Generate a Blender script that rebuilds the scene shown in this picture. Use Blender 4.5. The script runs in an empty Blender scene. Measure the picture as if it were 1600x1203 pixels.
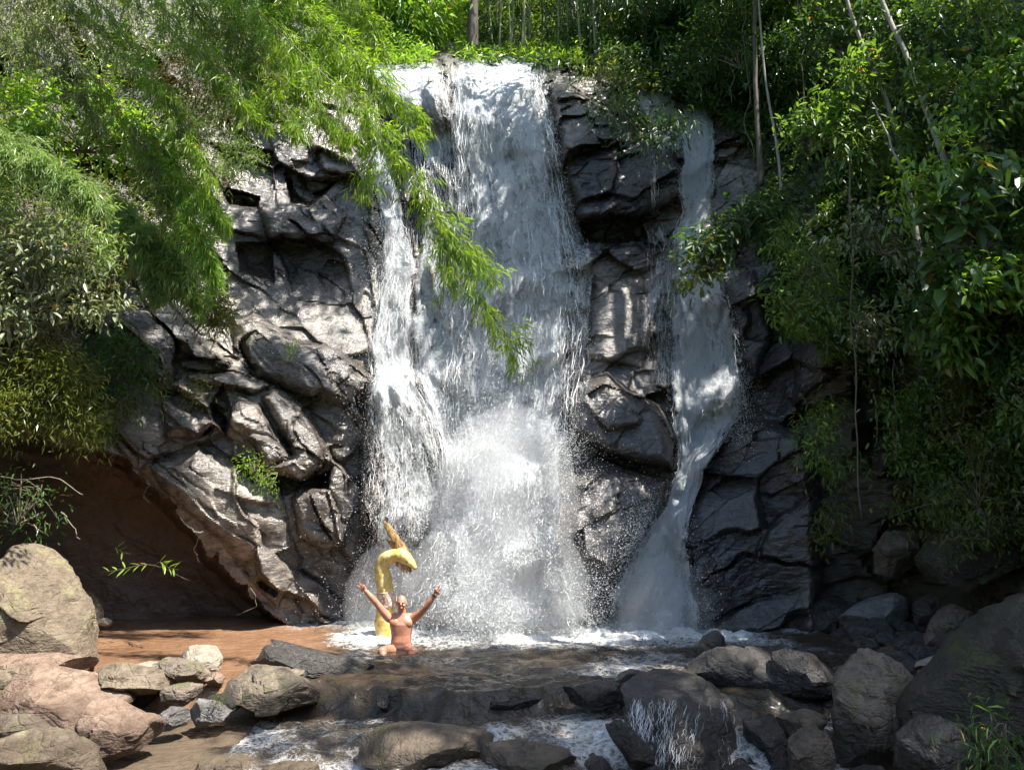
import bpy, bmesh, math
import numpy as np
from mathutils import Vector, Matrix

SC = bpy.context.scene
# ------------------------------------------------------------------ camera
CAM_Z = 2.1
PITCH = math.radians(9.2)
cam = bpy.data.cameras.new('camera')
cam.lens = 27.0; cam.sensor_width = 36.0; cam.clip_start = 0.05; cam.clip_end = 400
camo = bpy.data.objects.new('camera', cam); SC.collection.objects.link(camo)
camo.location = (0, 0, CAM_Z); camo.rotation_euler = (math.pi/2 + PITCH, 0, 0)
SC.camera = camo
# ------------------------------------------------------------------ light
SUN = np.array([0.46, -0.22, 1.0]); SUN /= np.linalg.norm(SUN)
sl = bpy.data.lights.new('sun', 'SUN'); sl.energy = 5.0; sl.angle = math.radians(0.55); sl.color = (1, .955, .88)
so = bpy.data.objects.new('sun', sl); SC.collection.objects.link(so)
so.rotation_euler = Vector(SUN).to_track_quat('Z', 'Y').to_euler(); so.location = (8, -6, 30)
W = bpy.data.worlds.new('World'); SC.world = W; W.use_nodes = True
wn = W.node_tree; bgn = wn.nodes['Background']
sky = wn.nodes.new('ShaderNodeTexSky'); sky.sky_type = 'NISHITA'; sky.sun_disc = False
sky.sun_elevation = math.asin(SUN[2]); sky.sun_rotation = math.atan2(SUN[0], SUN[1])
wn.links.new(sky.outputs[0], bgn.inputs[0]); bgn.inputs[1].default_value = 0.15
vs = SC.view_settings
vs.view_transform = 'Standard'; vs.look = 'None'; vs.gamma = 1; vs.use_curve_mapping = False; vs.exposure = 1.6
cy = SC.cycles
cy.use_denoising = True; cy.max_bounces = 8; cy.diffuse_bounces = 4; cy.glossy_bounces = 3; cy.transmission_bounces = 5
cy.transparent_max_bounces = 14; cy.caustics_reflective = False; cy.caustics_refractive = False; cy.sample_clamp_indirect = 6; cy.volume_bounces = 1

# ------------------------------------------------------------------ helpers: projection, noise, meshes
F_PX = 1200.0
SP, CP = math.sin(PITCH), math.cos(PITCH)
def ray(px, py):
    dx = (np.asarray(px, float) - 800)/F_PX; dy = (601.5 - np.asarray(py, float))/F_PX
    return dx + 0*dy, CP - dy*SP + 0*dx, SP + dy*CP + 0*dx
def at(px, py, Y):
    """world point seen at photo pixel (px, py) at depth Y"""
    x, y, z = ray(px, py); t = np.asarray(Y, float)/y
    return np.stack([x*t, y*t, z*t + CAM_Z], -1)
def at_z(px, py, z):
    x, y, zz = ray(px, py); t = (z - CAM_Z)/zz
    return np.array([x*t, y*t, z])
def to_px(P):
    P = np.asarray(P, float); x = P[..., 0]; y = P[..., 1]; z = P[..., 2] - CAM_Z
    d = y*CP + z*SP; u = -y*SP + z*CP
    return 800 + F_PX*x/d, 601.5 - F_PX*u/d

M32 = np.uint32
def h32(ix, iy, iz, seed):
    with np.errstate(over='ignore'):
        h = (ix.astype(np.int64)*73856093 ^ iy.astype(np.int64)*19349663 ^ iz.astype(np.int64)*83492791 ^ (seed*2654435761 & 0xffffffff)) & 0xffffffff
        h = h.astype(M32); h ^= h >> M32(16); h *= M32(0x7feb352d); h ^= h >> M32(15); h *= M32(0x846ca68b); h ^= h >> M32(16)
    return h
def hf(ix, iy, iz, seed): return h32(ix, iy, iz, seed).astype(np.float32)*np.float32(1/4294967296.)
def vnoise(P, seed=0):
    P = np.asarray(P, np.float32); i = np.floor(P).astype(np.int32); f = P - i; f = f*f*(3-2*f)
    r = 0
    for a in (0, 1):
        wa = f[:, 0] if a else 1-f[:, 0]
        for b in (0, 1):
            wb = f[:, 1] if b else 1-f[:, 1]
            for c in (0, 1):
                wc = f[:, 2] if c else 1-f[:, 2]
                r = r + wa*wb*wc*hf(i[:, 0]+a, i[:, 1]+b, i[:, 2]+c, seed)
    return r*2-1
def fbm(P, octv=4, seed=0, gain=.5, lac=2.03):
    P = np.asarray(P, np.float32); r = 0; a = 1; tot = 0
    for k in range(octv):
        r = r + a*vnoise(P, seed+k*17); tot += a; a *= gain; P = P*lac + 11.3
    return r/tot
def ridged(P, octv=4, seed=0):
    P = np.asarray(P, np.float32); r = 0; a = 1; tot = 0
    for k in range(octv):
        r = r + a*(1-2*np.abs(vnoise(P, seed+k*13))); tot += a; a *= .5; P = P*2.1 + 5.7
    return r/tot
def worley(P, seed=0):
    """F1, F2, random per cell, offset vector to the cell's point"""
    P = np.asarray(P, np.float32); i = np.floor(P).astype(np.int32); n = len(P)
    f1 = np.full(n, 9., np.float32); f2 = f1.copy(); cid = np.zeros(n, np.float32); vec = np.zeros((n, 3), np.float32)
    for a in (-1, 0, 1):
        for b in (-1, 0, 1):
            for c in (-1, 0, 1):
                x, y, z = i[:, 0]+a, i[:, 1]+b, i[:, 2]+c
                q = np.stack([x+hf(x, y, z, seed), y+hf(x, y, z, seed+1), z+hf(x, y, z, seed+2)], -1) - P
                d = np.sqrt((q*q).sum(1)); m = d < f1
                f2 = np.where(m, f1, np.minimum(f2, d)); f1 = np.where(m, d, f1)
                cid = np.where(m, hf(x, y, z, seed+3), cid); vec[m] = q[m]
    return f1, f2, cid, vec
def sstep(x, a, b):
    t = np.clip((x-a)/(b-a), 0, 1); return t*t*(3-2*t)
def unit(v): return v/np.maximum(np.linalg.norm(v, axis=-1, keepdims=True), 1e-9)

def poly_sd(X, Y, poly):
    """signed distance in the plane, positive inside"""
    poly = np.asarray(poly, float); n = len(poly); d = np.full(X.shape, 1e9); ins = np.zeros(X.shape, bool)
    for k in range(n):
        a, b = poly[k], poly[(k+1) % n]; e = b-a
        t = np.clip(((X-a[0])*e[0] + (Y-a[1])*e[1])/max(e@e, 1e-9), 0, 1)
        d = np.minimum(d, np.hypot(X-a[0]-t*e[0], Y-a[1]-t*e[1]))
        c = (a[1] > Y) != (b[1] > Y)
        ins ^= c & (X < e[0]*(Y-a[1])/(e[1] if abs(e[1]) > 1e-9 else 1e-9) + a[0])
    return np.where(ins, d, -d)

def np_mesh(name, V, F, smooth=False, attrs=None, uv=None):
    """mesh from an (n,3) array and a list of (m,k) face arrays"""
    V = np.ascontiguousarray(V, np.float32); Fs = F if isinstance(F, list) else [F]
    Fs = [np.asarray(f, np.int32) for f in Fs if len(f)]
    me = bpy.data.meshes.new(name)
    me.vertices.add(len(V)); me.vertices.foreach_set('co', V.ravel())
    idx = np.concatenate([f.ravel() for f in Fs]); tot = np.concatenate([np.full(len(f), f.shape[1], np.int32) for f in Fs])
    me.loops.add(len(idx)); me.loops.foreach_set('vertex_index', idx)
    me.polygons.add(len(tot)); st = np.zeros(len(tot), np.int32); st[1:] = np.cumsum(tot)[:-1]
    me.polygons.foreach_set('loop_start', st)
    me.polygons.foreach_set('use_smooth', np.full(len(tot), smooth, bool))
    for k, a in (attrs or {}).items():
        at_ = me.attributes.new(k, 'FLOAT', 'POINT'); at_.data.foreach_set('value', np.ascontiguousarray(a, np.float32))
    if uv is not None:
        l = me.uv_layers.new(name='flow'); l.data.foreach_set('uv', np.ascontiguousarray(uv[idx], np.float32).ravel())
    me.update(calc_edges=True)
    return me
def obj(name, me, mat=None, parent=None, kind=None, label=None, cat=None, group=None):
    o = bpy.data.objects.new(name, me); SC.collection.objects.link(o)
    if mat is not None: me.materials.append(mat)
    if parent is not None:
        o.parent = parent
        o.matrix_parent_inverse = Matrix.LocRotScale(parent.location, parent.rotation_euler, None).inverted() if parent.type == 'EMPTY' else Matrix.Identity(4)
    for k, v in (('kind', kind), ('label', label), ('category', cat), ('group', group)):
        if v: o[k] = v
    return o
def thing(name, label, cat, loc=(0, 0, 0), group=None):
    o = bpy.data.objects.new(name, None); SC.collection.objects.link(o); o.empty_display_size = .2
    o.location = Vector([float(c) for c in loc]); o['label'] = label; o['category'] = cat
    if group: o['group'] = group
    return o
def grid_faces(r, c):
    i = np.arange(r*c).reshape(r, c)
    return np.stack([i[:-1, :-1], i[:-1, 1:], i[1:, 1:], i[1:, :-1]], -1).reshape(-1, 4)
def resample(pts, n):
    pts = np.asarray(pts, float); s = np.r_[0, np.cumsum(np.linalg.norm(np.diff(pts, axis=0), axis=1))]
    t = np.linspace(0, s[-1], n)
    # smooth (Catmull-like) by cubic hermite on arc length
    m = np.gradient(pts, s, axis=0); k = np.clip(np.searchsorted(s, t, 'right')-1, 0, len(s)-2)
    h = (s[k+1]-s[k])[:, None]; u = ((t-s[k])[:, None])/h
    return ((2*u**3-3*u**2+1)*pts[k] + (u**3-2*u**2+u)*h*m[k] + (-2*u**3+3*u**2)*pts[k+1] + (u**3-u**2)*h*m[k+1])
def tube(pts, rad, sides=6, cap=True):
    pts = np.asarray(pts, float); n = len(pts); rad = np.broadcast_to(np.asarray(rad, float), (n,))
    T = unit(np.gradient(pts, axis=0)); ref = np.array([.13, .9, .31]) if abs(T[0] @ np.array([.13, .9, .31])) < .85 else np.array([1., 0, 0])
    A = unit(np.cross(T, ref)); B = np.cross(T, A); a = np.arange(sides)*2*math.pi/sides
    V = (pts[:, None] + rad[:, None, None]*(np.cos(a)[None, :, None]*A[:, None] + np.sin(a)[None, :, None]*B[:, None])).reshape(-1, 3)
    i = np.arange(n*sides).reshape(n, sides); j = np.roll(i, -1, 1)
    Fq = np.stack([i[:-1], j[:-1], j[1:], i[1:]], -1).reshape(-1, 4)
    if cap:
        V = np.vstack([V, pts[:1], pts[-1:]]); c0, c1 = len(V)-2, len(V)-1
        Ft = np.vstack([np.stack([j[0], i[0], np.full(sides, c0)], -1), np.stack([i[-1], j[-1], np.full(sides, c1)], -1)])
        return V, Fq, Ft
    return V, Fq, np.zeros((0, 3), int)
class Acc:
    """collects vertices and faces of several shapes for one part"""
    def __init__(s): s.V = []; s.Q = []; s.T = []; s.n = 0
    def add(s, V, Q, T=None):
        s.V.append(V); s.Q.append(np.asarray(Q)+s.n)
        if T is not None and len(T): s.T.append(np.asarray(T)+s.n)
        s.n += len(V)
    def mesh(s, name, smooth=True):
        F = ([np.vstack(s.Q)] if s.Q else []) + ([np.vstack(s.T)] if s.T else [])
        return np_mesh(name, np.vstack(s.V), F, smooth)

# ------------------------------------------------------------------ node helpers
class NT:
    def __init__(s, name):
        s.m = bpy.data.materials.new(name); s.m.use_nodes = True; s.t = s.m.node_tree
        s.b = s.t.nodes['Principled BSDF']; s.out = s.t.nodes['Material Output']
    def n(s, typ, **kw):
        nd = s.t.nodes.new('ShaderNode'+typ)
        for k, v in kw.items():
            if k in nd.inputs: s.set(nd.inputs[k], v)
            else: setattr(nd, k, v)
        return nd
    def set(s, inp, v):
        if isinstance(v, bpy.types.NodeSocket): s.t.links.new(v, inp)
        else: inp.default_value = v
    def noise(s, vec, scale, detail=4, rough=.55, dist=0):
        nd = s.n('TexNoise'); s.set(nd.inputs['Vector'], vec); nd.inputs['Scale'].default_value = scale
        nd.inputs['Detail'].default_value = detail; nd.inputs['Roughness'].default_value = rough; nd.inputs['Distortion'].default_value = dist
        return nd.outputs['Fac']
    def vor(s, vec, scale, feature='DISTANCE_TO_EDGE'):
        nd = s.n('TexVoronoi'); nd.feature = feature; s.set(nd.inputs['Vector'], vec); nd.inputs['Scale'].default_value = scale
        return nd.outputs['Distance']
    def math(s, op, a, b=0., c=None, clamp=False):
        nd = s.n('Math'); nd.operation = op; nd.use_clamp = clamp; s.set(nd.inputs[0], a); s.set(nd.inputs[1], b)
        if c is not None: s.set(nd.inputs[2], c)
        return nd.outputs[0]
    def ramp(s, fac, stops, interp='LINEAR'):
        nd = s.n('ValToRGB'); s.set(nd.inputs[0], fac); cr = nd.color_ramp; cr.interpolation = interp
        while len(cr.elements) < len(stops): cr.elements.new(.5)
        for e, (p, c) in zip(cr.elements, stops):
            e.position = p; e.color = (*c, 1) if isinstance(c, tuple) else (c, c, c, 1)
        return nd.outputs[0]
    def mix(s, fac, a, b, blend='MIX'):
        nd = s.n('Mix'); nd.data_type = 'RGBA'; nd.blend_type = blend
        s.set(nd.inputs['Factor'], fac)
        for nm, v in (('A', a), ('B', b)):
            i = [q for q in nd.inputs if q.name == nm and q.type == 'RGBA'][0]
            s.set(i, (*v, 1) if isinstance(v, tuple) else v)
        return [q for q in nd.outputs if q.type == 'RGBA'][0]
    def attr(s, name): return s.n('Attribute', attribute_name=name).outputs['Fac']
    def coord(s, which='Object'): return s.n('TexCoord').outputs[which]
    def mapping(s, vec, scale=(1, 1, 1), rot=(0, 0, 0), loc=(0, 0, 0)):
        nd = s.n('Mapping'); s.set(nd.inputs['Vector'], vec); nd.inputs['Scale'].default_value = scale
        nd.inputs['Rotation'].default_value = rot; nd.inputs['Location'].default_value = loc
        return nd.outputs[0]
    def bump(s, h, strength=.5, dist=.02, normal=None):
        nd = s.n('Bump'); s.set(nd.inputs['Height'], h); nd.inputs['Strength'].default_value = strength; nd.inputs['Distance'].default_value = dist
        if normal is not None: s.set(nd.inputs['Normal'], normal)
        return nd.outputs[0]
    def P(s, **kw):
        for k, v in kw.items():
            k = k.replace('_', ' ')
            if isinstance(v, tuple) and len(v) == 3 and 'Radius' not in k: v = (*v, 1)
            s.set(s.b.inputs[k], v)
        return s.m

def rock_material(name, c1, c2, c3, rough=(.35, .7), scale=1., bump=.6, spec=.5, wet=True, lichen=None, crack=.7):
    N = NT(name); oi = N.n('ObjectInfo')
    shift = N.n('VectorMath'); shift.operation = 'ADD'; N.set(shift.inputs[0], N.coord('Object'))
    N.set(shift.inputs[1], N.n('CombineXYZ', X=N.math('MULTIPLY', oi.outputs['Random'], 37.), Y=N.math('MULTIPLY', oi.outputs['Random'], 91.)).outputs[0])
    v = shift.outputs[0]
    big = N.noise(v, 1.1*scale, 5, .6, .6); mid = N.noise(v, 5.*scale, 6, .65); fine = N.noise(v, 34.*scale, 5, .7)
    col = N.mix(N.ramp(big, [(.35, 0.), (.65, 1.)]), c1, c2)
    col = N.mix(N.ramp(mid, [(.45, 0.), (.72, 1.)]), col, c3)
    col = N.mix(N.math('MULTIPLY', N.ramp(fine, [(.35, 0.), (.7, 1.)]), .5), col, N.mix(1., col, (.42, .4, .38), 'MULTIPLY'))
    st = N.noise(N.mapping(v, (3*scale, 3*scale, 11*scale), (.5, .7, 0)), 1.6, 5, .6, 1.)
    col = N.mix(N.math('MULTIPLY', N.ramp(st, [(.5, 0.), (.6, 1.)]), .45), col, N.mix(1., col, (.5, .46, .43), 'MULTIPLY'))
    if lichen:
        lf = N.ramp(N.noise(v, 2.3*scale, 7, .7), [(.54, 0.), (.64, 1.)])
        col = N.mix(N.math('MULTIPLY', lf, .75), col, lichen)
    if wet:
        z = N.n('SeparateXYZ'); N.set(z.inputs[0], N.n('NewGeometry').outputs['Position'])
        wf = N.ramp(N.math('ADD', z.outputs[2], N.math('MULTIPLY', N.math('SUBTRACT', big, .5), .25)), [(0., 1.), (.12, 0.)])
        col = N.mix(N.math('MULTIPLY', wf, .7), col, N.mix(1., col, (.35, .31, .28), 'MULTIPLY'))
    cr = N.vor(N.mapping(v, (1, 1, 1.6), (.3, .6, .2)), 2.6*scale)
    crk = N.ramp(cr, [(0., 0.), (.05, 1.)])
    col = N.mix(N.math('MULTIPLY', N.math('SUBTRACT', 1., N.ramp(cr, [(0., 0.), (.022, 1.)])), N.math('MULTIPLY', N.ramp(big, [(.42, 0.), (.6, 1.)]), .7*crack)), col, (.03, .024, .018))
    col = N.mix(N.math('MULTIPLY', N.ramp(N.noise(v, 9*scale, 7, .75), [(.50, 0.), (.62, 1.)]), .4), col, N.mix(1., col, (.5, .46, .42), 'MULTIPLY'))
    h = N.math('ADD', N.math('MULTIPLY', mid, 1.2), N.math('MULTIPLY', fine, .35))
    h = N.math('ADD', h, N.math('MULTIPLY', crk, .22*crack)); h = N.math('ADD', h, N.math('MULTIPLY', st, .5))
    r = N.ramp(mid, [(.3, rough[0]), (.75, rough[1])])
    return N.P(Base_Color=col, Roughness=r, Specular_IOR_Level=spec, Normal=N.bump(h, min(bump*1.35, 1.), .075/scale))
# ------------------------------------------------------------------ the cliff: depth control points (photo px, py, metres)
CTRL = np.array([
 # falls wall
 (600,975,14.9),(780,975,14.8),(900,972,15.0),(1030,978,14.7),(600,850,15.1),(780,850,15.2),(600,700,15.5),(780,690,15.7),(870,690,15.6),
 (600,600,15.7),(780,560,16.0),(600,480,15.9),(780,400,16.4),(600,330,16.3),(780,250,16.9),(620,200,17.0),(780,130,17.5),(620,120,17.6),
 (900,130,17.4),(700,95,18.2),(860,97,18.2),
 # centre rock
 (960,960,15.1),(960,800,14.9),(960,600,15.6),(960,480,16.1),(970,340,16.5),(960,220,16.8),(1050,200,17.4),(1090,180,17.5),
 # right fall
 (1100,300,17.0),(1090,450,16.5),(1100,600,16.2),(1085,700,15.8),(1060,760,15.5),(1020,900,15.1),
 # right rock and right slope
 (1150,690,15.4),(1150,960,15.2),(1240,960,15.0),(1240,700,14.9),(1240,500,15.4),(1200,300,16.4),(1220,150,17.2),(1220,20,18.3),
 (1320,960,14.3),(1320,700,14.0),(1320,500,14.1),(1320,300,14.9),(1330,100,16.0),
 (1420,950,13.4),(1420,700,12.9),(1420,500,12.9),(1420,300,13.5),(1420,100,14.6),
 (1520,960,11.9),(1520,700,11.5),(1520,450,11.6),(1520,200,12.6),(1520,20,13.6),
 (1620,960,10.3),(1620,700,10.0),(1620,400,10.4),(1620,100,11.6),(1780,960,8.6),(1780,500,8.6),(1780,50,9.9),(2100,900,6.6),(2100,100,7.6),
 # above the lip
 (700,60,22.5),(860,60,22.5),(700,0,27),(860,0,27),(560,60,21),(560,0,24),(980,80,18.8),(980,0,22),(1100,100,18.6),(1100,0,20.5),
 (430,120,17.5),(430,20,20),(300,20,16.5),(700,-200,36),(1000,-200,29),(400,-200,25),(1400,-200,19),(1700,-200,14),(100,-200,16),(-200,-200,12),
 # left mass
 (540,230,16.9),(480,300,16.2),(480,380,16.0),(520,470,15.9),(430,500,15.4),(500,540,15.1),(560,585,15.2),(380,420,15.6),(370,320,15.8),(380,220,16.6),
 (350,620,14.2),(450,640,14.5),(550,680,14.7),(250,560,14.0),(250,680,13.7),(300,780,13.8),(400,800,13.9),(500,800,14.5),(400,900,14.2),(460,960,14.7),(560,960,14.9),
 (170,500,13.8),(150,620,13.5),(100,480,13.1),(100,600,12.9),(0,480,12.3),(0,640,12.2),(100,330,13.8),(200,330,14.6),(280,250,15.6),(100,150,14.6),(0,200,13.2),
 (100,720,13.0),(200,760,13.6),(320,960,14.4),(200,960,13.9),(100,960,13.6),(0,900,12.6),(-150,900,10.8),(-150,500,10.6),(-150,200,11.3),(-450,800,8.4),(-450,200,9)], float)
def rbf_fit(c):
    X = c[:, :2]/400.; n = len(X); D = np.linalg.norm(X[:, None]-X[None], axis=-1)
    A = np.zeros((n+3, n+3)); A[:n, :n] = D + np.eye(n)*1e-3; A[:n, n] = 1; A[:n, n+1:] = X; A[n:, :n] = A[:n, n:].T
    return np.linalg.solve(A, np.r_[c[:, 2], 0, 0, 0])
WR = rbf_fit(CTRL)
def rbf(px, py):
    q = np.stack([np.ravel(px), np.ravel(py)], -1)/400.; out = np.zeros(len(q)); X = CTRL[:, :2]/400.
    for s in range(0, len(q), 20000):
        Q = q[s:s+20000]; D = np.linalg.norm(Q[:, None]-X[None], axis=-1)
        out[s:s+20000] = D @ WR[:-3] + WR[-3] + Q @ WR[-2:]
    return out.reshape(np.shape(px))
GX = np.r_[np.arange(-460, 130, 9), np.arange(130, 1290, 2.5), np.arange(1290, 2110, 8)]
GY = np.r_[np.arange(-210, 60, 9), np.arange(60, 990, 2.5), np.arange(990, 1085, 8)]
cgx = np.linspace(GX[0], GX[-1], 130); cgy = np.linspace(GY[0], GY[-1], 80)
cgX, cgY = np.meshgrid(cgx, cgy); cb = rbf(cgX, cgY)
def bil(gx, gy, A, px, py):
    px = np.clip(px, gx[0], gx[-1]); py = np.clip(py, gy[0], gy[-1])
    i = np.clip(np.searchsorted(gx, px, 'right')-1, 0, len(gx)-2); j = np.clip(np.searchsorted(gy, py, 'right')-1, 0, len(gy)-2)
    u = (px-gx[i])/(gx[i+1]-gx[i]); v = (py-gy[j])/(gy[j+1]-gy[j])
    return (A[j, i]*(1-u)+A[j, i+1]*u)*(1-v) + (A[j+1, i]*(1-u)+A[j+1, i+1]*u)*v
PX, PY = np.meshgrid(GX, GY)
Yb = bil(cgx, cgy, cb, PX, PY)
W0 = at(PX.ravel(), PY.ravel(), Yb.ravel())
shp = PX.shape
wx = (fbm(W0*.9, 4, 3)*15).reshape(shp); wy = (fbm(W0*.9+50, 4, 7)*15).reshape(shp)
wx += (fbm(W0*4, 3, 5)*7).reshape(shp); wy += (fbm(W0*4+9, 3, 6)*7).reshape(shp)
# blocks: (outline, metres towards the viewer (+) or into the wall (-), roundness in px, how far the outline wanders)
BLK = [
 ([(-500,670),(0,690),(140,700),(200,720),(240,770),(300,830),(340,880),(400,930),(450,975),(460,1100),(-500,1100)], -1.55, 14, 1.5),
 ([(361,507),(397,490),(458,529),(529,547),(573,582),(590,595),(560,639),(502,626),(397,591),(370,547)], .5, 26, .6),
 ([(344,648),(370,617),(401,626),(450,705),(454,714),(414,736),(397,697),(361,670)], .38, 16, .4),
 ([(405,617),(432,600),(485,640),(516,697),(502,732),(467,750),(423,732),(454,710)], .45, 18, .4),
 ([(425,742),(470,752),(515,735),(515,765),(470,764),(440,777)], -.45, 6, .3),
 ([(234,723),(304,692),(361,723),(414,758),(441,776),(458,838),(476,868),(432,948),(379,890),(313,816),(251,767)], .3, 40, .6),
 ([(454,776),(511,754),(529,802),(542,851),(502,860),(467,838)], .3, 14, .4),
 ([(251,608),(282,595),(326,635),(335,661),(304,688),(260,688)], .35, 22, .5),
 ([(168,507),(185,490),(256,560),(264,595),(242,595)], .35, 12, .5),
 ([(269,525),(300,529),(361,569),(357,578),(300,556)], .38, 9, .5),
 ([(286,588),(322,590),(366,575),(420,600),(400,612),(330,604)], .3, 9, .6),
 ([(320,640),(345,600),(360,640),(350,680)], -.4, 8, .5),
 ([(360,715),(410,745),(420,760),(395,755)], -.35, 6, .4),
 ([(520,700),(560,690),(580,800),(560,900),(530,850),(510,760)], .25, 18, .5),
 ([(345,292),(405,308),(402,326),(355,322)], -.6, 8, .3),
 ([(443,258),(491,285),(530,282),(485,328),(455,320)], -.55, 9, .3),
 ([(487,220),(560,225),(560,275),(500,270)], .4, 14, .5),
 ([(400,320),(440,330),(500,345),(540,330),(520,380),(420,370)], .3, 14, .6),
 ([(370,380),(420,375),(430,440),(380,430)], -.4, 22, .6),
 ([(860,135),(892,128),(955,170),(972,215),(1045,233),(1070,267),(1073,302),(1045,323),(997,341),(902,341),(880,275)], .7, 16, .5),
 ([(905,347),(1000,344),(1012,375),(960,382),(915,378)], -.4, 9, .3),
 ([(937,386),(997,383),(1025,414),(1004,428),(965,411)], .25, 6, .3),
 ([(927,430),(1004,432),(1030,520),(1000,575),(916,560)], .3, 28, .4),
 ([(886,624),(910,592),(950,580),(978,604),(1034,632),(1057,696),(1050,731),(1002,727),(946,712),(890,680)], .95, 24, .3),
 ([(922,640),(962,624),(1006,652),(1002,664),(950,672)], .25, 9, .3),
 ([(874,743),(930,715),(1002,735),(1045,751),(1041,791),(1002,859),(950,990),(874,990),(850,879)], 1.0, 44, .4),
 ([(1081,711),(1105,707),(1121,687),(1157,660),(1193,656),(1260,680),(1280,760),(1285,1000),(1085,1000),(1073,903),(1053,847),(1057,807),(1089,763)], 1.0, 24, .5),
 ([(570,118),(620,105),(700,108),(708,190),(640,185),(600,165)], .55, 22, .4),
 ([(645,195),(705,190),(712,265),(690,262),(660,225)], -.6, 10, .3),
 ([(575,592),(620,582),(665,590),(690,640),(700,700),(690,780),(660,850),(600,870),(560,810),(565,690)], .75, 24, .5),
 ([(690,692),(760,682),(880,690),(880,780),(870,990),(640,990),(690,800)], .55, 26, .4),
 ([(1130,440),(1180,420),(1210,520),(1180,590),(1150,560)], .5, 20, .5),
 ([(1230,330),(1300,300),(1330,560),(1240,640)], .6, 40, .8),
 ([(1330,430),(1420,420),(1440,700),(1340,720)], -.7, 40, .8),
]
off = np.zeros(shp)
for poly, hgt, rw, wander in BLK:
    a = np.asarray(poly, float); m = 60
    ix = np.where((GX > a[:, 0].min()-m) & (GX < a[:, 0].max()+m))[0]; iy = np.where((GY > a[:, 1].min()-m) & (GY < a[:, 1].max()+m))[0]
    if not len(ix) or not len(iy): continue
    sl_ = np.s_[iy[0]:iy[-1]+1, ix[0]:ix[-1]+1]
    d = np.maximum(poly_sd(PX[sl_]+wx[sl_]*wander, PY[sl_]+wy[sl_]*wander, a), 0)
    off[sl_] -= hgt*np.sqrt(np.maximum(1-np.square(np.maximum(1-d/rw, 0)), 0))
Y1 = Yb + off
# fractured detail: tilted joint blocks at three sizes, beds dipping right on the left bank and left in the middle
lm = sstep(PX, 560, 760).ravel()[:, None]
def turned(P, ang, sc):
    c, s = math.cos(ang), math.sin(ang)
    return np.stack([(P[:, 0]*c - P[:, 2]*s)/sc[0], P[:, 1]/sc[1], (P[:, 0]*s + P[:, 2]*c)/sc[2]], -1)
W1 = at(PX.ravel(), PY.ravel(), Y1.ravel())
warp = np.stack([fbm(W1*.8, 3, 21), fbm(W1*.8, 3, 22), fbm(W1*.8, 3, 23)], -1)
def blocks(size, seed, amp, groove, gw):
    A = turned(W1 + warp*size[0]*.2, .72, size); B = turned(W1 + warp*size[0]*.2, -.5, size)
    Q = A*(1-lm) + B*lm + 100
    f1, f2, cid, vec = worley(Q, seed)
    e = f2 - f1
    tilt = (cid-.5)*2.4*vec[:, 0] + ((cid*7) % 1-.35)*2.4*vec[:, 2]
    gm = sstep(fbm(W1*1.1, 3, seed+70), -.15, .35)
    return amp*((cid-.5)*1.1 + .75*tilt)*sstep(e, 0, .03+.07*(1-gm)) - groove*gm*(1-sstep(e, 0, gw))
det = blocks((1.9, 1.4, .8), 31, .46, .08, .05) + blocks((.75, .7, .34), 41, .17, .025, .05)*sstep(fbm(W1*.7, 3, 66), -.35, .25) + blocks((.24, .24, .12), 51, .04, .0, .1)*sstep(fbm(W1*.9, 3, 67), -.1, .3)
det += .09*fbm(W1*1.3, 4, 61) + .016*ridged(W1*np.array([5, 5, 9]), 4, 62)
det = det.reshape(shp)
calm = np.ones(shp)
for cx, cy_, rx, ry, a in ((470,500,110,70,.75),(600,480,80,110,.6),(150,850,260,170,.55),(330,780,70,80,.35),(620,140,60,30,.5),(970,500,50,60,.35),(960,780,100,190,.45),(350,820,110,140,.25),(780,400,110,300,.5),(1100,450,60,250,.4)):
    r = np.hypot((PX-cx)/rx, (PY-cy_)/ry); calm = np.minimum(calm, 1-a*(1-sstep(r, .6, 1.2)))
calm = calm*(1-.85*np.clip(sstep(poly_sd(PX+wx, PY+wy, BLK[0][0]), -4, 20), 0, 1))
YC = Y1 - det*calm - (.10*fbm(W1*2.2, 4, 93)).reshape(shp)*sstep(poly_sd(PX+wx, PY+wy, BLK[0][0]), 0, 30)
# beyond the lip the ground is a gentle stream bed and wooded slope
far_m = (1-sstep(PY, 70, 105))
YC = YC*(1-far_m) + (Yb + .5*(off-det))*far_m
VC = at(PX.ravel(), PY.ravel(), YC.ravel())
def blur(A, k):
    for ax in (0, 1):
        p = np.concatenate([np.repeat(np.take(A, [0], ax), k, ax), A, np.repeat(np.take(A, [-1], ax), k, ax)], ax)
        c = np.cumsum(p, ax); n = A.shape[ax]
        hi = np.take(c, np.arange(2*k, 2*k+n), ax); lo = np.take(c, np.arange(0, n), ax)
        A = (hi-lo)/(2*k)
    return A
YS = blur(YC, 6); YFRONT = np.minimum(YS, YC)
def cliffY(px, py, A=None): return bil(GX, GY, YC if A is None else A, np.asarray(px, float), np.asarray(py, float))
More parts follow.
